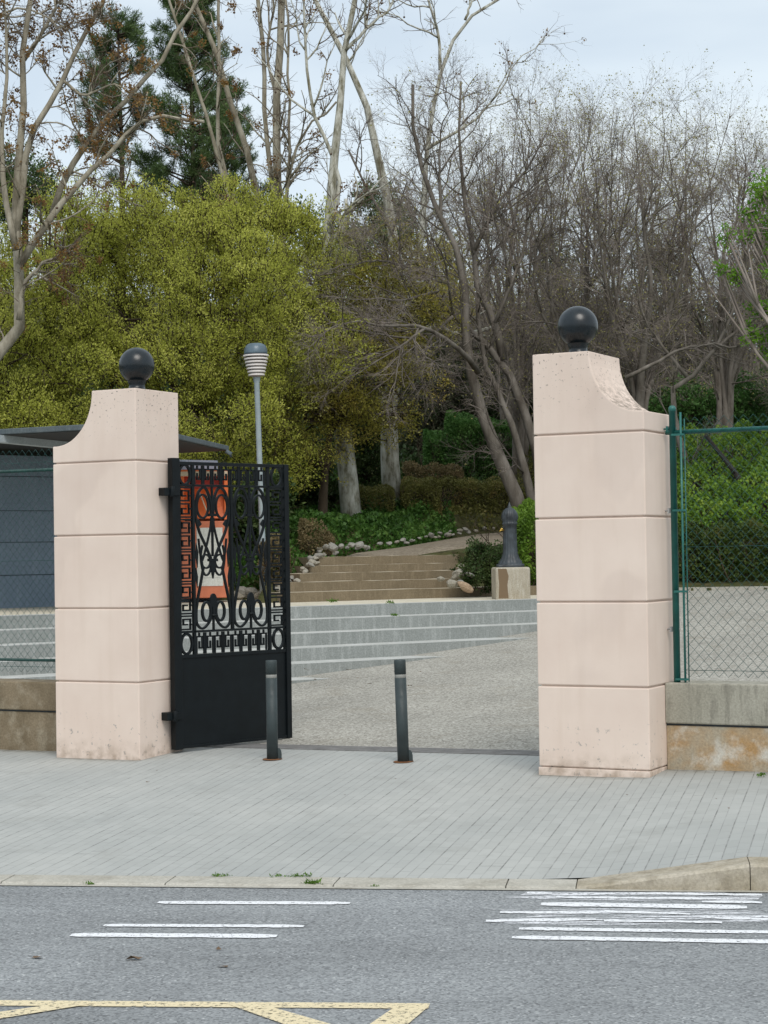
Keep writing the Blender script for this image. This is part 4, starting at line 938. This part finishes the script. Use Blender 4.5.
# pale plane trees
G_pl = [(7, .15, 1, .75, 1.5, .028, .16, .5, 6, 5), (6, .1, 1, .8, .62, .011, .22, .15, 4, 4), (4, .2, 1, .9, .28, .0055, .25, 0, 3, 3)]
G_pl2 = [(8, .2, 1, .7, 1.3, .022, .18, .4, 6, 5), (5, .1, 1, .8, .55, .009, .22, .1, 4, 4), (3, .2, 1, .9, .26, .005, .25, 0, 3, 3)]
PM = (M_planeT, M_ptwig)
Y = 30.5
fork = (14, 232)
b0 = onhill(-75, Y)
wood_tree('plane_tree', 'pale plane tree at the left edge with rusty leaf clusters and a long arching bough', 'tree', b0, [
    (np.vstack([[b0], limb([(-40, 400), (5, 352), (19, 325), (18, 270), (15, 235), (18, 190), (24, 100), (29, 0), (31, -60)], Y)]), .15, .04),
    (limb([(15, 240), (22, 190), (32, 135), (62, 80), (100, 0), (120, -50)], Y), .07, .03),
    (limb([(16, 250), (4, 190), (2, 130), (8, 60), (4, -20)], Y-.3), .06, .02),
    (limb([(20, 265), (48, 222), (82, 180), (112, 150), (140, 123), (168, 115, -.2), (205, 122, -.4)], Y-.2), .07, .025),
    (limb([(52, 215), (68, 172), (105, 122), (140, 86), (178, 32), (200, -5), (212, -40)], Y+.4), .06, .03),
    (limb([(19, 320), (25, 285), (45, 262), (62, 250)], Y-.3), .05, .02),
    (limb([(62, 80), (85, 95), (110, 85), (135, 95)], Y), .03, .01),
    (limb([(24, 60), (50, 20), (70, -20)], Y+.2), .04, .02), (limb([(-30, 60), (10, 10), (60, 25), (80, 60)], Y), .03, .01)],
    [(11, .12, 1, .85, 1.1, .016, .2, .1, 6, 5), (7, .1, 1, .8, .5, .008, .28, 0, 4, 4), (5, .2, 1, .9, .24, .0045, .3, 0, 3, 3)], PM, 61, L_rusty, (8500, .045, .035, .03, .09), balls=70)
b0 = onhill(250, 38)
wood_tree('plane_tree', 'slender many-stemmed plane tree rising behind the big yellow-green tree, left of centre', 'tree', b0, [
    (np.vstack([[b0], limb([(252, 400), (262, 260), (257, 200), (235, 110), (195, 0), (180, -40)], 38)]), .13, .045),
    (limb([(258, 300), (243, 225), (222, 160), (217, 75), (221, -10), (222, -50)], 38), .06, .03),
    (limb([(258, 290), (236, 216), (214, 145), (194, 80), (172, 10), (160, -30)], 37.6), .06, .025),
    (limb([(255, 290), (250, 215), (266, 188), (292, 183)], 37.8), .05, .02)],
    G_pl2, PM, 62, L_rusty, (1900, .05, .035, .03, .08), balls=40)
b0 = onhill(285, 37)
wood_tree('plane_tree', 'plane tree of tall straight close stems left of the sky gap at the top', 'tree', b0, [
    (np.vstack([[b0], limb([(283, 400), (280, 270), (277, 180), (276, 90), (280, 0), (281, -60)], 37)]), .12, .07),
    (limb([(281, 300), (272, 190), (264, 110), (263, 50), (258, -10), (255, -50)], 37.2), .06, .04),
    (limb([(277, 100), (268, 60), (272, 20), (276, -40)], 37.2), .035, .02),
    (limb([(281, 290), (287, 200), (290, 120), (288, 50), (286, -10)], 36.8), .045, .022),
    (limb([(278, 250), (292, 160), (310, 125), (338, 102)], 36.7), .045, .02)],
    G_pl2, PM, 63, L_rusty, (700, .05, .035, .03, .05), balls=50)
b0 = onhill(352, 35)
T1 = limb([(347, 470), (342, 420), (334, 340), (326, 262), (329, 215), (337, 140), (341, 98), (346, 52), (358, -5), (364, -50)], 35)
wood_tree('plane_tree', 'plane tree with the left pale mottled trunk beside the upper stairs', 'tree', b0, [
    (np.vstack([[b0], T1]), .205, .045),
    (limb([(328, 225), (340, 190), (330, 150), (312, 110), (305, 40), (300, -20)], 35), .05, .02),
    (limb([(329, 225), (338, 210), (342, 232), (346, 200)], 34.8), .06, .03),
    (limb([(346, 50), (366, 30), (392, 4), (410, -30)], 35), .035, .015)],
    G_pl, (M_plane, M_ptwig), 64, L_rusty, (500, .05, .035, .03, .04), balls=40)
b0 = onhill(393, 38.3)
wood_tree('plane_tree', 'plane tree with the right pale mottled trunk beside the upper stairs', 'tree', b0, [
    (np.vstack([[b0], limb([(392, 480), (388, 430), (392, 380), (402, 320), (396, 250), (386, 195), (376, 143), (367, 110), (345, 52), (315, 0), (300, -30)], 38.3)]), .215, .045),
    (limb([(392, 380), (420, 330), (470, 335), (500, 318)], 38), .08, .04),
    (limb([(400, 330), (420, 250), (428, 140), (440, 70), (465, 20), (500, -5)], 38.3), .09, .03),
    (limb([(440, 70), (438, 30), (425, -10), (420, -50)], 38.3), .035, .02),
    (limb([(465, 20), (470, 5), (475, -20)], 38.3), .03, .015), (limb([(425, 150), (480, 115), (520, 60), (545, 35)], 38.1), .04, .008)],
    G_pl2, (M_plane, M_ptwig), 65, L_rusty, (300, .05, .035, .03, .04), balls=40)

# bare grey trees
G_b = [(11, .15, 1, .78, 1.55, .018, .13, .25, 6, 4), (7, .15, 1, .7, .75, .0085, .17, .2, 4, 3), (6, .15, 1, .75, .40, .005, .22, .1, 3, 3), (3, .3, 1, .7, .22, .0038, .2, 0, 2, 3)]
BM_ = (M_grey, M_twig)
b0 = onhill(528, 35.5)
wood_tree('bare_tree', 'big bare tree leaning left on several grey trunks right of the upper stairs', 'tree', b0, [
    (np.vstack([[b0], limb([(521, 508), (496, 450), (480, 406), (470, 365), (465, 316), (463, 270), (441, 222), (428, 190), (415, 130), (410, 85)], 35.5)]), .16, .03),
    (limb([(535, 530), (532, 500), (516, 437), (498, 388), (484, 355), (478, 300)], 35.9), .10, .04),
    (limb([(548, 530), (534, 440), (514, 390), (503, 358), (482, 340), (453, 316), (438, 291), (411, 267), (386, 221), (370, 190), (350, 150)], 36.2), .13, .02),
    (limb([(503, 360), (495, 323), (477, 284), (473, 253), (470, 221), (460, 170), (463, 110), (462, 80)], 36.2), .09, .02),
    (limb([(478, 372), (461, 351, -.6), (425, 328, -1.5), (390, 326, -2.2), (358, 321, -2.6), (333, 330, -2.9), (290, 340, -3.1)], 35), .06, .012),
    (limb([(474, 250), (500, 200), (530, 165), (552, 120)], 36), .05, .01),
    (limb([(441, 222), (440, 160), (445, 100)], 35.5), .04, .01), (limb([(411, 267), (385, 262, -1.5), (360, 262, -2.8), (325, 275, -3.2)], 36), .035, .008), (limb([(425, 328, -1.5), (395, 350, -2.3), (360, 372, -2.6), (325, 395, -2.7)], 35), .03, .006), (limb([(438, 291, -.5), (400, 300, -2.2), (360, 298, -3.2), (310, 300, -3.4)], 36), .035, .006), (limb([(453, 316, -.6), (440, 250, -1.8), (405, 215, -2.6), (372, 205, -3)], 36), .03, .006),
    (limb([(453, 316), (430, 340), (405, 390), (385, 410)], 35), .03, .008), (limb([(495, 323), (520, 260), (528, 200), (520, 130)], 36), .04, .01)],
    G_b, BM_, 71, L_bud, (2500, .04, .03, .04, .5))
def vase(name, lab, px, Y, pyt, spread, seed, n=7, group=None, leafn=4200, gen=G_b, lean=0):
    rg = random.Random(seed); b0 = onhill(px, Y); ls = []
    fy = 430-rg.uniform(0, 40)
    for i in range(n):
        f = (i+.5)/n*2-1; tx = px+lean+f*spread+rg.uniform(-10, 10); ty = pyt+abs(f)*35+rg.uniform(-12, 18)
        mx_ = px+f*spread*.5+rg.uniform(-14, 14); my = (fy+ty)/2+rg.uniform(0, 30); dd = rg.uniform(-1.5, 1.5)
        st = [np.array(b0)+np.array([f*.12, rg.uniform(-.1, .1), 0]), atY(px+f*6+rg.uniform(-3, 3), fy+rg.uniform(-5, 20), Y)]
        ls.append((np.vstack([st, limb([((px+f*spread*.12), fy-40, dd*.2), (mx_, my, dd*.6), (mx_+(tx-mx_)*.5+rg.uniform(-14, 14), (my+ty)/2, dd*.9), (tx, ty, dd)], Y)]), (.115 if i == n//2 else .07)*Y/36, .006))
    return wood_tree(name, lab, 'tree', b0, ls, gen, BM_, seed, L_bud if leafn else None, (leafn, .036, .026, .04, .7), group=group)
vase('bare_tree', 'bare many-limbed tree standing directly behind the ball of the right pillar', 578, 37, 108, 85, 81)
vase('bare_tree', 'bare tree with a dark zigzag stem right of the ball of the right pillar', 640, 36, 100, 95, 82)
vase('bare_tree', 'bare spreading tree at the right edge of the wood', 725, 37, 125, 90, 83)
vase('bare_tree', 'bare tree between the leaning grey tree and the right pillar', 520, 40, 95, 70, 84, lean=10)
vase('bare_tree', 'bare tree in the back row above the right fence post', 690, 43, 118, 85, 85)
vase('bare_tree', 'bare tree in the back row behind the right pillar', 600, 44, 118, 80, 86)
vase('bare_tree', 'bare tree in the back row left of the tall leaning tree', 508, 44, 115, 80, 87, n=5, lean=-55)
vase('bare_tree', 'bare twiggy tree beyond the right frame edge reaching into view', 795, 40, 130, 85, 88)
vase('bare_tree', 'bare twiggy tree in the far row over the middle of the right pillar', 560, 47, 128, 75, 93)
vase('bare_tree', 'bare twiggy tree in the far row above the pillar shoulder', 640, 48, 126, 75, 94)
vase('bare_tree', 'bare twiggy tree in the far row close to the right edge', 745, 47, 140, 75, 95)
vase('bare_tree', 'bare twiggy tree in the far row left of the leaning tree, above the amber tree', 470, 48, 150, 75, 96)
b0 = onhill(700, 33)
wood_tree('bare_tree', 'low bare tree with dark sideways boughs over the right hedge', 'tree', b0, [
    (np.vstack([[b0], limb([(672, 400), (690, 380), (715, 350), (745, 325), (790, 290)], 33)]), .09, .02),
    (limb([(625, 378), (650, 366), (679, 351), (705, 345), (735, 346), (770, 340)], 33), .04, .015), (limb([(690, 380), (650, 330), (640, 300), (620, 250)], 33.4), .04, .01),
    (limb([(715, 350), (735, 300), (720, 240)], 33), .035, .01)],
    [(10, .12, 1, .7, 1.0, .014, .14, .1, 5, 4), (6, .15, 1, .7, .5, .007, .2, 0, 4, 3), (4, .15, 1, .7, .26, .0045, .2, 0, 3, 3)], BM_, 91)
# fresh green branches at the right edge
b0 = onhill(815, 31)
crown_tree('young_leafy_tree', 'bright fresh green tree reaching in at the right edge', 'tree', b0,
    [lobe(765, 192, 20, 31), lobe(750, 212, 12, 31), lobe(772, 228, 18, 31), lobe(728, 238, 11, 31), lobe(748, 236, 9, 31), lobe(735, 277, 10, 31), lobe(722, 272, 8, 31), lobe(765, 310, 16, 31), lobe(752, 332, 14, 31), lobe(772, 345, 18, 31), lobe(800, 260, 40, 31)],
    (M_twig, L_fresh), 92, 420, 15, .20, .06, .036, .3, trunk=([b0, atY(815, 400, 31), atY(800, 300, 31)], .08, .05), inner=.1)

# pines
def pine(lab, px, Y, pyt, pyb, wtop, wbot, seed, n=70, skew=0):
    rng = np.random.default_rng(seed); b0 = np.array(onhill(px, Y)); top = atY(px+skew, pyt, Y); R = thing('pine_tree', lab, 'pine tree', tuple(b0))
    bt = MB(); tr = resamp([b0, (b0+top)/2+np.array([.15, 0, 0]), top], 12); bt.tube(tr, taper(.20, .03, 12), 8)
    bot = atY(px, pyb, Y)[2]; s_ = Y/FPX; t_ = rng.random(n)**.85; zz = bot+(top[2]-bot)*t_
    w = (wbot+(wtop-wbot)*t_)*s_*(.55+.6*rng.random(n)); az = rng.random(n)*2*np.pi
    cx = np.interp(zz, tr[:, 2], tr[:, 0]); S = np.c_[cx, np.full(n, Y), zz]
    D = np.c_[np.cos(az), np.sin(az), .25+.3*rng.random(n)]; P, _ = grow(rng, S, D, w, 6, .08, .35)
    bt.tubes(P, (.035*np.linspace(1, .25, 7))[None]*np.ones((n, 1)), 4)
    S, D, L, r = children(rng, P, np.full(P.shape[:2], .02), 7, .3, 1, .7, .55, .009); P2, _ = grow(rng, S, D, L, 3, .12, .6); bt.tubes(P2, r[:, None]*np.ones((1, 4)), 3)
    bt.build('trunk', M_dbark, R, tuple(b0))
    ends = np.concatenate([P2[:, -1], P2[:, 2], P[:, -1]]); dirs = np.concatenate([n3(P2[:, -1]-P2[:, -2]), n3(P2[:, 2]-P2[:, 1]), n3(P[:, -1]-P[:, -2])])
    m_ = 40; k = np.repeat(np.arange(len(ends)), m_); c = ends[k]+rng.normal(size=(len(k), 3))*.05
    bl = MB(); bl.leaves(c, dirs[k]*.8+rng.normal(size=(len(k), 3))*.85+np.array([0, 0, .25]), .17, .018, rng); bl.build('crown', L_pine, R, tuple(b0)); return R
pine('dark pine with gaps between its branch tufts, left of the taller pine', 118, 55, 28, 215, 22, 62, 101, 48)
pine('tallest dark pine reaching the top of the picture at left', 190, 56, -8, 235, 20, 78, 102, 95, skew=-2)
pine('dark pine partly hidden behind the slender stems left of centre', 222, 60, 95, 260, 18, 60, 103, 70)
crown_tree('evergreen_shrub', 'dark round-headed evergreen on the skyline at the left edge', 'tree', onhill(25, 62), [lobe(25, 180, 30, 62), lobe(-5, 175, 30, 62), lobe(40, 200, 20, 62), lobe(0, 200, 30, 62)], (M_dbark, L_pine), 104, 500, 22, .5, .12, .06, .3, trunk=([onhill(25, 62), atY(25, 260, 62), atY(25, 190, 62)], .2, .1))
crown_tree('evergreen_shrub', 'dark evergreen showing between the slender stems and the bare tree', 'tree', onhill(385, 60), [lobe(378, 205, 24, 60), lobe(395, 230, 26, 60), lobe(345, 250, 32, 60), lobe(300, 225, 22, 60)], (M_dbark, L_pine), 105, 500, 22, .5, .12, .06, .3, trunk=([onhill(385, 60), atY(385, 300, 60), atY(385, 220, 60)], .2, .1))

# hedges
fh = fac(-1.2, 15.22); fh2 = fac(-2.6, 15.75)
hedge('hedge', 'brownish-green lower hedge band along the forecourt edge, seen through the right fence', 'hedge', fh[0], fh[0]+11.5, fh[1], fh[1]+.75, .85, (M_dbark, L_hedged), 111, 1500, .055, .04, rotz=ANG)
hedge('hedge', 'bright green shrub bank directly behind the right chain-link fence', 'hedge', fh2[0], fh2[0]+12.4, fh2[1], fh2[1]+4.6, 1.05, (M_dbark, L_hedge), 112, 1300, .06, .042, hvar=.14, rotz=ANG, round_=.12)
hedge('hedge', 'bright green hedge between the drinking fountain and the right pillar', 'hedge', 2.15, 4.2, 29.8, 32.2, 1.15, (M_dbark, L_hedge), 113, 1700, .055, .04, hvar=.12)
hedge('hedge', 'square clipped dark green hedge behind the leaning bare trunks', 'hedge', 1.45, 3.6, 42.3, 43.6, 1.5, (M_dbark, L_clip), 114, 1500, .06, .045)
hedge('hedge', 'lower clipped dark hedge left of the square clipped hedge', 'hedge', .95, 1.45, 42.5, 43.5, 1.0, (M_dbark, L_clip), 115, 1400, .06, .045)
hedge('hedge', 'dry brown hedge below the clipped dark hedges', 'hedge', .45, 1.75, 40.9, 41.5, .62, (M_dbark, L_brown), 116, 1700, .045, .03)
hedge('hedge', 'olive-brown hedge row behind the bend of the hill path', 'hedge', .7, 3.5, 39.15, 40.1, .60, (M_dbark, L_mixed), 117, 1900, .045, .032)
hedge('hedge', 'mixed green and brown hedge right of the second pale trunk', 'hedge', .35, 1.15, 37.0, 39.4, .62, (M_dbark, L_mixed), 118, 1700, .045, .032)
hedge('hedge', 'small dry brown hedge above the rocks left of the upper stairs', 'hedge', -1.42, -.85, 31.0, 31.6, .36, (M_dbark, L_brown), 119, 2400, .04, .028)
hedge('hedge', 'small dry brown hedge beside the end of the gate leaf', 'hedge', -1.95, -1.50, 28.9, 29.7, .55, (M_dbark, L_brown), 120, 2400, .04, .028)
hedge('hedge', 'green and brown hedge behind the first pale trunk', 'hedge', -1.2, .2, 36.8, 37.6, .55, (M_dbark, L_mixed), 122, 1700, .045, .032)
fb = (1.35, 28.75, float(th(1.35, 28.75)))
crown_tree('round_bush', 'dark green bush with rounded outline left of the drinking fountain', 'bush', fb, [lobe(480, 568, 22, 28.6, .2), lobe(495, 560, 17, 28.6, .4), lobe(470, 575, 13, 28.5), lobe(497, 580, 15, 28.6, .2), lobe(478, 550, 12, 28.6, .3)], (M_dbark, L_bush), 121, 420, 22, .13, .042, .028, .4, inner=.2)

# ivy and low green ground cover on the left bank
rng = np.random.default_rng(5); N = 46000
x = rng.uniform(-2.6, 1.4, N); y = rng.uniform(29.6, 41, N); d, _z = seg_dist(x, y); t2 = (x-BK[0])*sdn[0]+(y-BK[1])*sdn[1]
lump = .5+.5*np.sin(x*2.3+1)*np.sin(y*1.7)+.3*np.sin(x*5.7)*np.sin(y*4.9)
ok = (d > .12) & (t2 > 1.9) & ~((x < -1.9) & (t2 < 2.6)) & (rng.random(N) < np.clip(.45+.6*lump, .15, 1)); x, y, lump = x[ok], y[ok], lump[ok]
c = np.c_[x, y, th(x, y)+rng.random(len(x))**1.3*(.05+.26*np.clip(lump, 0, 1))]
bl = MB(); bl.leaves(c, rng.normal(size=c.shape)*.6+np.array([0, -.4, .5]), .075, .06, rng, .06); tag(bl.build('ivy', L_ivy), kind='stuff')
rng = np.random.default_rng(6); N = 9000; x = rng.uniform(.5, 5.5, N); y = rng.uniform(37.5, 42.5, N); d, _z = seg_dist(x, y); ok = (d > .1) & (y > 37.5+.3*x); x, y = x[ok], y[ok]
c = np.c_[x, y, th(x, y)+rng.random(len(x))**1.5*.16]
bl = MB(); bl.leaves(c, rng.normal(size=c.shape)*.6+np.array([0, -.4, .5]), .07, .05, rng, .06); tag(bl.build('ground_cover', L_mixed), kind='stuff')
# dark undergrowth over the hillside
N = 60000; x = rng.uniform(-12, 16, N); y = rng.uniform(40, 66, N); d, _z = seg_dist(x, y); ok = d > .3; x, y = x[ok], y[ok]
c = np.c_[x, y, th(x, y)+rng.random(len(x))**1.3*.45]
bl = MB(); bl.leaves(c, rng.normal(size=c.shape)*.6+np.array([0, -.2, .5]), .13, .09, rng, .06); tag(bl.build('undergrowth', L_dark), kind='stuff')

# rocks
def rock_mesh(seed, m_):
    rng = np.random.default_rng(seed); n, k = 9, 7; V = []
    for i in range(k):
        a = math.pi*i/(k-1)
        for j in range(n): V.append((math.sin(a)*math.cos(2*math.pi*j/n), math.sin(a)*math.sin(2*math.pi*j/n), math.cos(a)))
    V = np.array(V); pl = n3(rng.normal(size=(9, 3))); dcut = .62+.25*rng.random(9)
    for p, dc in zip(pl, dcut):
        e = V@p-dc; V = V-np.where(e > 0, e, 0)[:, None]*p
    b = MB(); F = [(i*n+j, i*n+(j+1) % n, (i+1)*n+(j+1) % n, (i+1)*n+j) for i in range(k-1) for j in range(n)]; b.add(V[:, :]*np.array([1, .8, .7]), [f[::-1] for f in F]); return b, m_
protos = {}
def nth(i):
    w = ('nearest', 'second', 'third', 'fourth', 'fifth', 'sixth', 'seventh', 'eighth', 'ninth', 'tenth')
    return w[i] if i < 10 else '%d%s' % (i+1, 'th' if i % 100 in (10, 11, 12) else {0: 'st', 1: 'nd', 2: 'rd'}.get(i % 10, 'th'))
def rock(kind, x, y, z, s, label, group, seed):
    key = (kind, seed % 4)
    if key not in protos:
        b, m_ = rock_mesh(200+seed % 4+len(kind)*7, {'pale': M_rock, 'grey': M_rockg, 'ochre': M_rockr}[kind]); o = b.build('edging_rock', m_); protos[key] = o
    else: o = protos[key].copy(); COL.objects.link(o)
    rg = random.Random(seed); o.location = (x, y, z); o.scale = (s*rg.uniform(.8, 1.25), s*rg.uniform(.8, 1.2), s*rg.uniform(.6, 1.0)); o.rotation_euler = (rg.uniform(-.5, .5), rg.uniform(-.5, .5), rg.uniform(0, 6)); tag(o, label, 'rock', group)
rg = random.Random(9); k = 0
for i in range(26):
    f = i/25; x = -1.58+.62*f+rg.uniform(-.09, .09); y = 27.75+2.2*f+rg.uniform(-.05, .05); k += 1
    rock('pale' if rg.random() < .7 else 'grey', x, y, 1.14+.62*f+rg.uniform(0, .10), rg.uniform(.045, .085), nth(i)+' rock, counted uphill, in the heap edging the left side of the upper stairs', 'rocks left of the upper stairs', k)
for i in range(6):
    k += 1; rock('grey', -.95+.13*i+rg.uniform(-.03, .03), 30.35+rg.uniform(0, .3)+.06*i, 1.84+rg.uniform(-.03, .06), rg.uniform(.10, .14) if i in (1, 3, 4) else .07, nth(i).replace('nearest', 'leftmost')+' grey boulder from the left at the top left corner of the upper stairs', 'grey boulders at the stair top', k)
for i in range(32):
    f = i/31; Yp = 30.6+7.6*f; xp = np.interp(Yp, PATH[:, 1], PATH[:, 0]-PW*1.12)+rg.uniform(-.05, .05); k += 1
    rock('pale' if rg.random() < .1+.45*f else 'grey', xp, Yp, float(np.interp(Yp, PATH[:, 1], PATH[:, 2]))+rg.uniform(.02, .10), rg.uniform(.045, .085), nth(i)+' rock, counted from the stairs, in the row edging the left of the hill path', 'rocks along the hill path', k)
for i in range(14):
    k += 1; xx = 2.0+.17*i; rock('pale', xx, 38.9+.02*i+rg.uniform(-.1, .1)+(xx-2)*.45, 2.27+rg.uniform(0, .06)+(xx-2)*.03, rg.uniform(.07, .15), nth(i).replace('nearest', 'leftmost')+' white rock from the left at the far bend of the hill path', 'white rocks at the path bend', k)
for ri, (px, py, Yr, s_, kd) in enumerate(((441, 579, 28.2, .09, 'pale'), (452, 584, 28.2, .12, 'pale'), (459, 574, 28.5, .13, 'pale'), (462, 567, 28.8, .10, 'pale'), (470, 575, 28.4, .09, 'grey'), (455, 577, 28.5, .10, 'pale'), (461, 582, 28.1, .08, 'grey'), (466, 570, 28.7, .08, 'pale'))):
    k += 1; p = atY(px, py, Yr); rock(kd, *p, s_, ('lowest left', 'lower middle', 'upper right', 'topmost', 'grey right', 'central', 'small grey lower', 'small upper')[ri]+' rock in the pile right of the upper stairs beside the bush', 'rocks right of the upper stairs', k)
p = atY(466, 587, 28.0); rock('ochre', *p, .15, 'rounded ochre boulder at the foot of the dark bush', None, 77)
for i in range(7):
    k += 1; Yp = 33.5+.5*i; xp = np.interp(Yp, PATH[:, 1], PATH[:, 0]+PW*1.1)+rg.uniform(-.05, .05)
    rock('pale', xp, Yp, float(np.interp(Yp, PATH[:, 1], PATH[:, 2]))+.06, rg.uniform(.09, .14), nth(i)+' pale rock edging the right side of the hill path above the bush', 'rocks on the right of the hill path', k)
for i in range(9):
    k += 1; p = atY(238+i*6.5, 592-rg.uniform(0, 5), 29.6+rg.uniform(-.1, .1)); rock('grey' if i % 3 else 'pale', p[0], p[1], 1.08+rg.uniform(0, .12), rg.uniform(.10, .16), nth(i).replace('nearest', 'leftmost')+' rock from the left lying along the terrace behind the street lamp foot', 'rocks behind the street lamp', k)

# weeds
def weed(px, py, z, s_, n, label, seed, lf=None, up=.6):
    rng = np.random.default_rng(seed); p = onz(px, py, z); c = rng.normal(size=(n, 3))*np.array([s_, s_*.6, s_*.25]); c[:, 2] = np.abs(c[:, 2])
    b = MB(); b.leaves(c*.6, rng.normal(size=(n, 3))*.6+np.array([0, 0, up]), s_*.8, s_*.3, rng, .05)
    o = b.build('weed', lf or L_weed); o.location = tuple(p); return tag(o, label, 'weed')
kzt = float(kz(0))+.003
weed(311, 885.5, ROADZ, .045, 70, 'green weed tuft growing out of the kerb joint, left of centre', 1)
weed(90, 884.5, ROADZ+.005, .025, 30, 'small weed in the gutter near the left end', 2)
weed(375, 886.5, ROADZ+.005, .020, 26, 'tiny weed in the gutter just right of the larger tuft', 3)
for i, (px, py, w_) in enumerate(((222, 875.8, .06), (284, 876.2, .09), (303, 876, .05))):
    b = MB(); rng_ = np.random.default_rng(i+40); n = 55; c = np.c_[rng_.uniform(-w_, w_, n), rng_.normal(size=n)*.012, np.abs(rng_.normal(size=n))*.004]
    b.leaves(c, rng_.normal(size=(n, 3))*.7+np.array([0, 0, .2]), .018, .008, rng_); o = b.build('moss', L_weed); p = onz(px, py, kzt); o.location = tuple(p)
    tag(o, ('low moss line where paving meets kerb, far left of the tuft', 'longest moss line where paving meets kerb above the weed tuft', 'short moss line just right of the longest one')[i], 'moss')
weed(308, 601, TZ, .09, 160, 'leafy weed patch on the terrace at the foot of the upper stairs', 4)
weed(333, 602, TZ, .06, 50, 'low weed on the terrace edge right of the leafy patch', 5)
weed(390, 603.5, TZ, .05, 40, 'thin low weed at the terrace edge in the middle', 8)
weed(442, 591, 1.12, .09, 170, 'bright weed below the pale rocks right of the stairs', 6)
weed(395.5, 616, TZ-RISE, .045, 60, 'small weed growing at the foot of the top stair riser', 7)
weed(451.5, 611.5, TZ-RISE, .045, 45, 'taller weed on the top tread right of centre', 9, up=1.4)
weed(381, 566, 1.46, .05, 50, 'small weed in the upper stairs', 10)
weed(660, 766, .06, .02, 40, 'grass tuft at the corner of the right pillar and wall', 11)
weed(761, 776, .06, .03, 40, 'small weed at the foot of the right wall near the frame edge', 12)
# fallen leaves and bits on the ground
M_leafb = mat('dry_leaf', (.13, .085, .05), .8)
def litter(px, py, z, s_, label, seed, group, cat='dry leaf'):
    rng = np.random.default_rng(seed); b = MB(); n = 7; a = np.linspace(0, 2*np.pi, n, endpoint=False); r = s_*(.6+.5*rng.random(n)); v = np.c_[r*np.cos(a), r*np.sin(a)*.55, np.abs(rng.normal(size=n))*s_*.22+.002]
    v = np.r_[v, [[0, 0, s_*.15]]]; b.add(v, [(i, (i+1) % n, n) for i in range(n)]); o = b.build('dry_leaf', M_leafb); o.location = tuple(onz(px, py, z)); tag(o, label, cat, group)
for i, (px, py, s_) in enumerate(((134, 959.5, .045), (223, 967, .03), (38, 958, .035), (219, 950, .02))):
    litter(px, py, ROADZ+.002, s_, ('dry leaf on the asphalt below the left white lines', 'small dry leaf on the asphalt right of the larger one', 'dry leaf on the asphalt near the left edge', 'tiny bit on the asphalt between the left lines and yellow band')[i], i, None)
rg = random.Random(4)
for i in range(22):
    px, py = rg.uniform(285, 420), rg.uniform(668, 690); p = onz(px, py, .22); f = fxy(p[:2]); zz = float(gz(f[0], f[1]))
    p = onz(px, py, zz); litter(px, py, zz+.004, rg.uniform(.015, .035), 'small dry leaf lying on the forecourt near the lowest step', 60+i, 'dry leaves by the lowest step')
for i in range(14):
    px, py = rg.uniform(120, 740), rg.uniform(765, 868); p = onz(px, py, -.08); z = pavz(p[0], p[1]); litter(px, py, z+.004, rg.uniform(.008, .018), 'tiny dark speck of litter on the pavement', 90+i, 'specks of litter on the pavement', 'litter')
# fallen dead bough on the hedge behind the right fence
b = MB(); q = [atY(706, 436, 32.6), atY(722, 456, 32.2), atY(736, 474, 31.8), atY(745, 489, 31.5)]; P = resamp(q, 9); b.tube(P, taper(.06, .035, 9)[::-1], 7)
b.tube([P[6], P[6]+np.array([-.1, -.05, .12])], .02, 5); o = b.build('dead_bough', mat('charred_wood', (.02, .016, .013), .9), None, tuple(P[0])); tag(o, 'dark dead bough lying slanted on the shrub bank behind the right fence', 'branch')
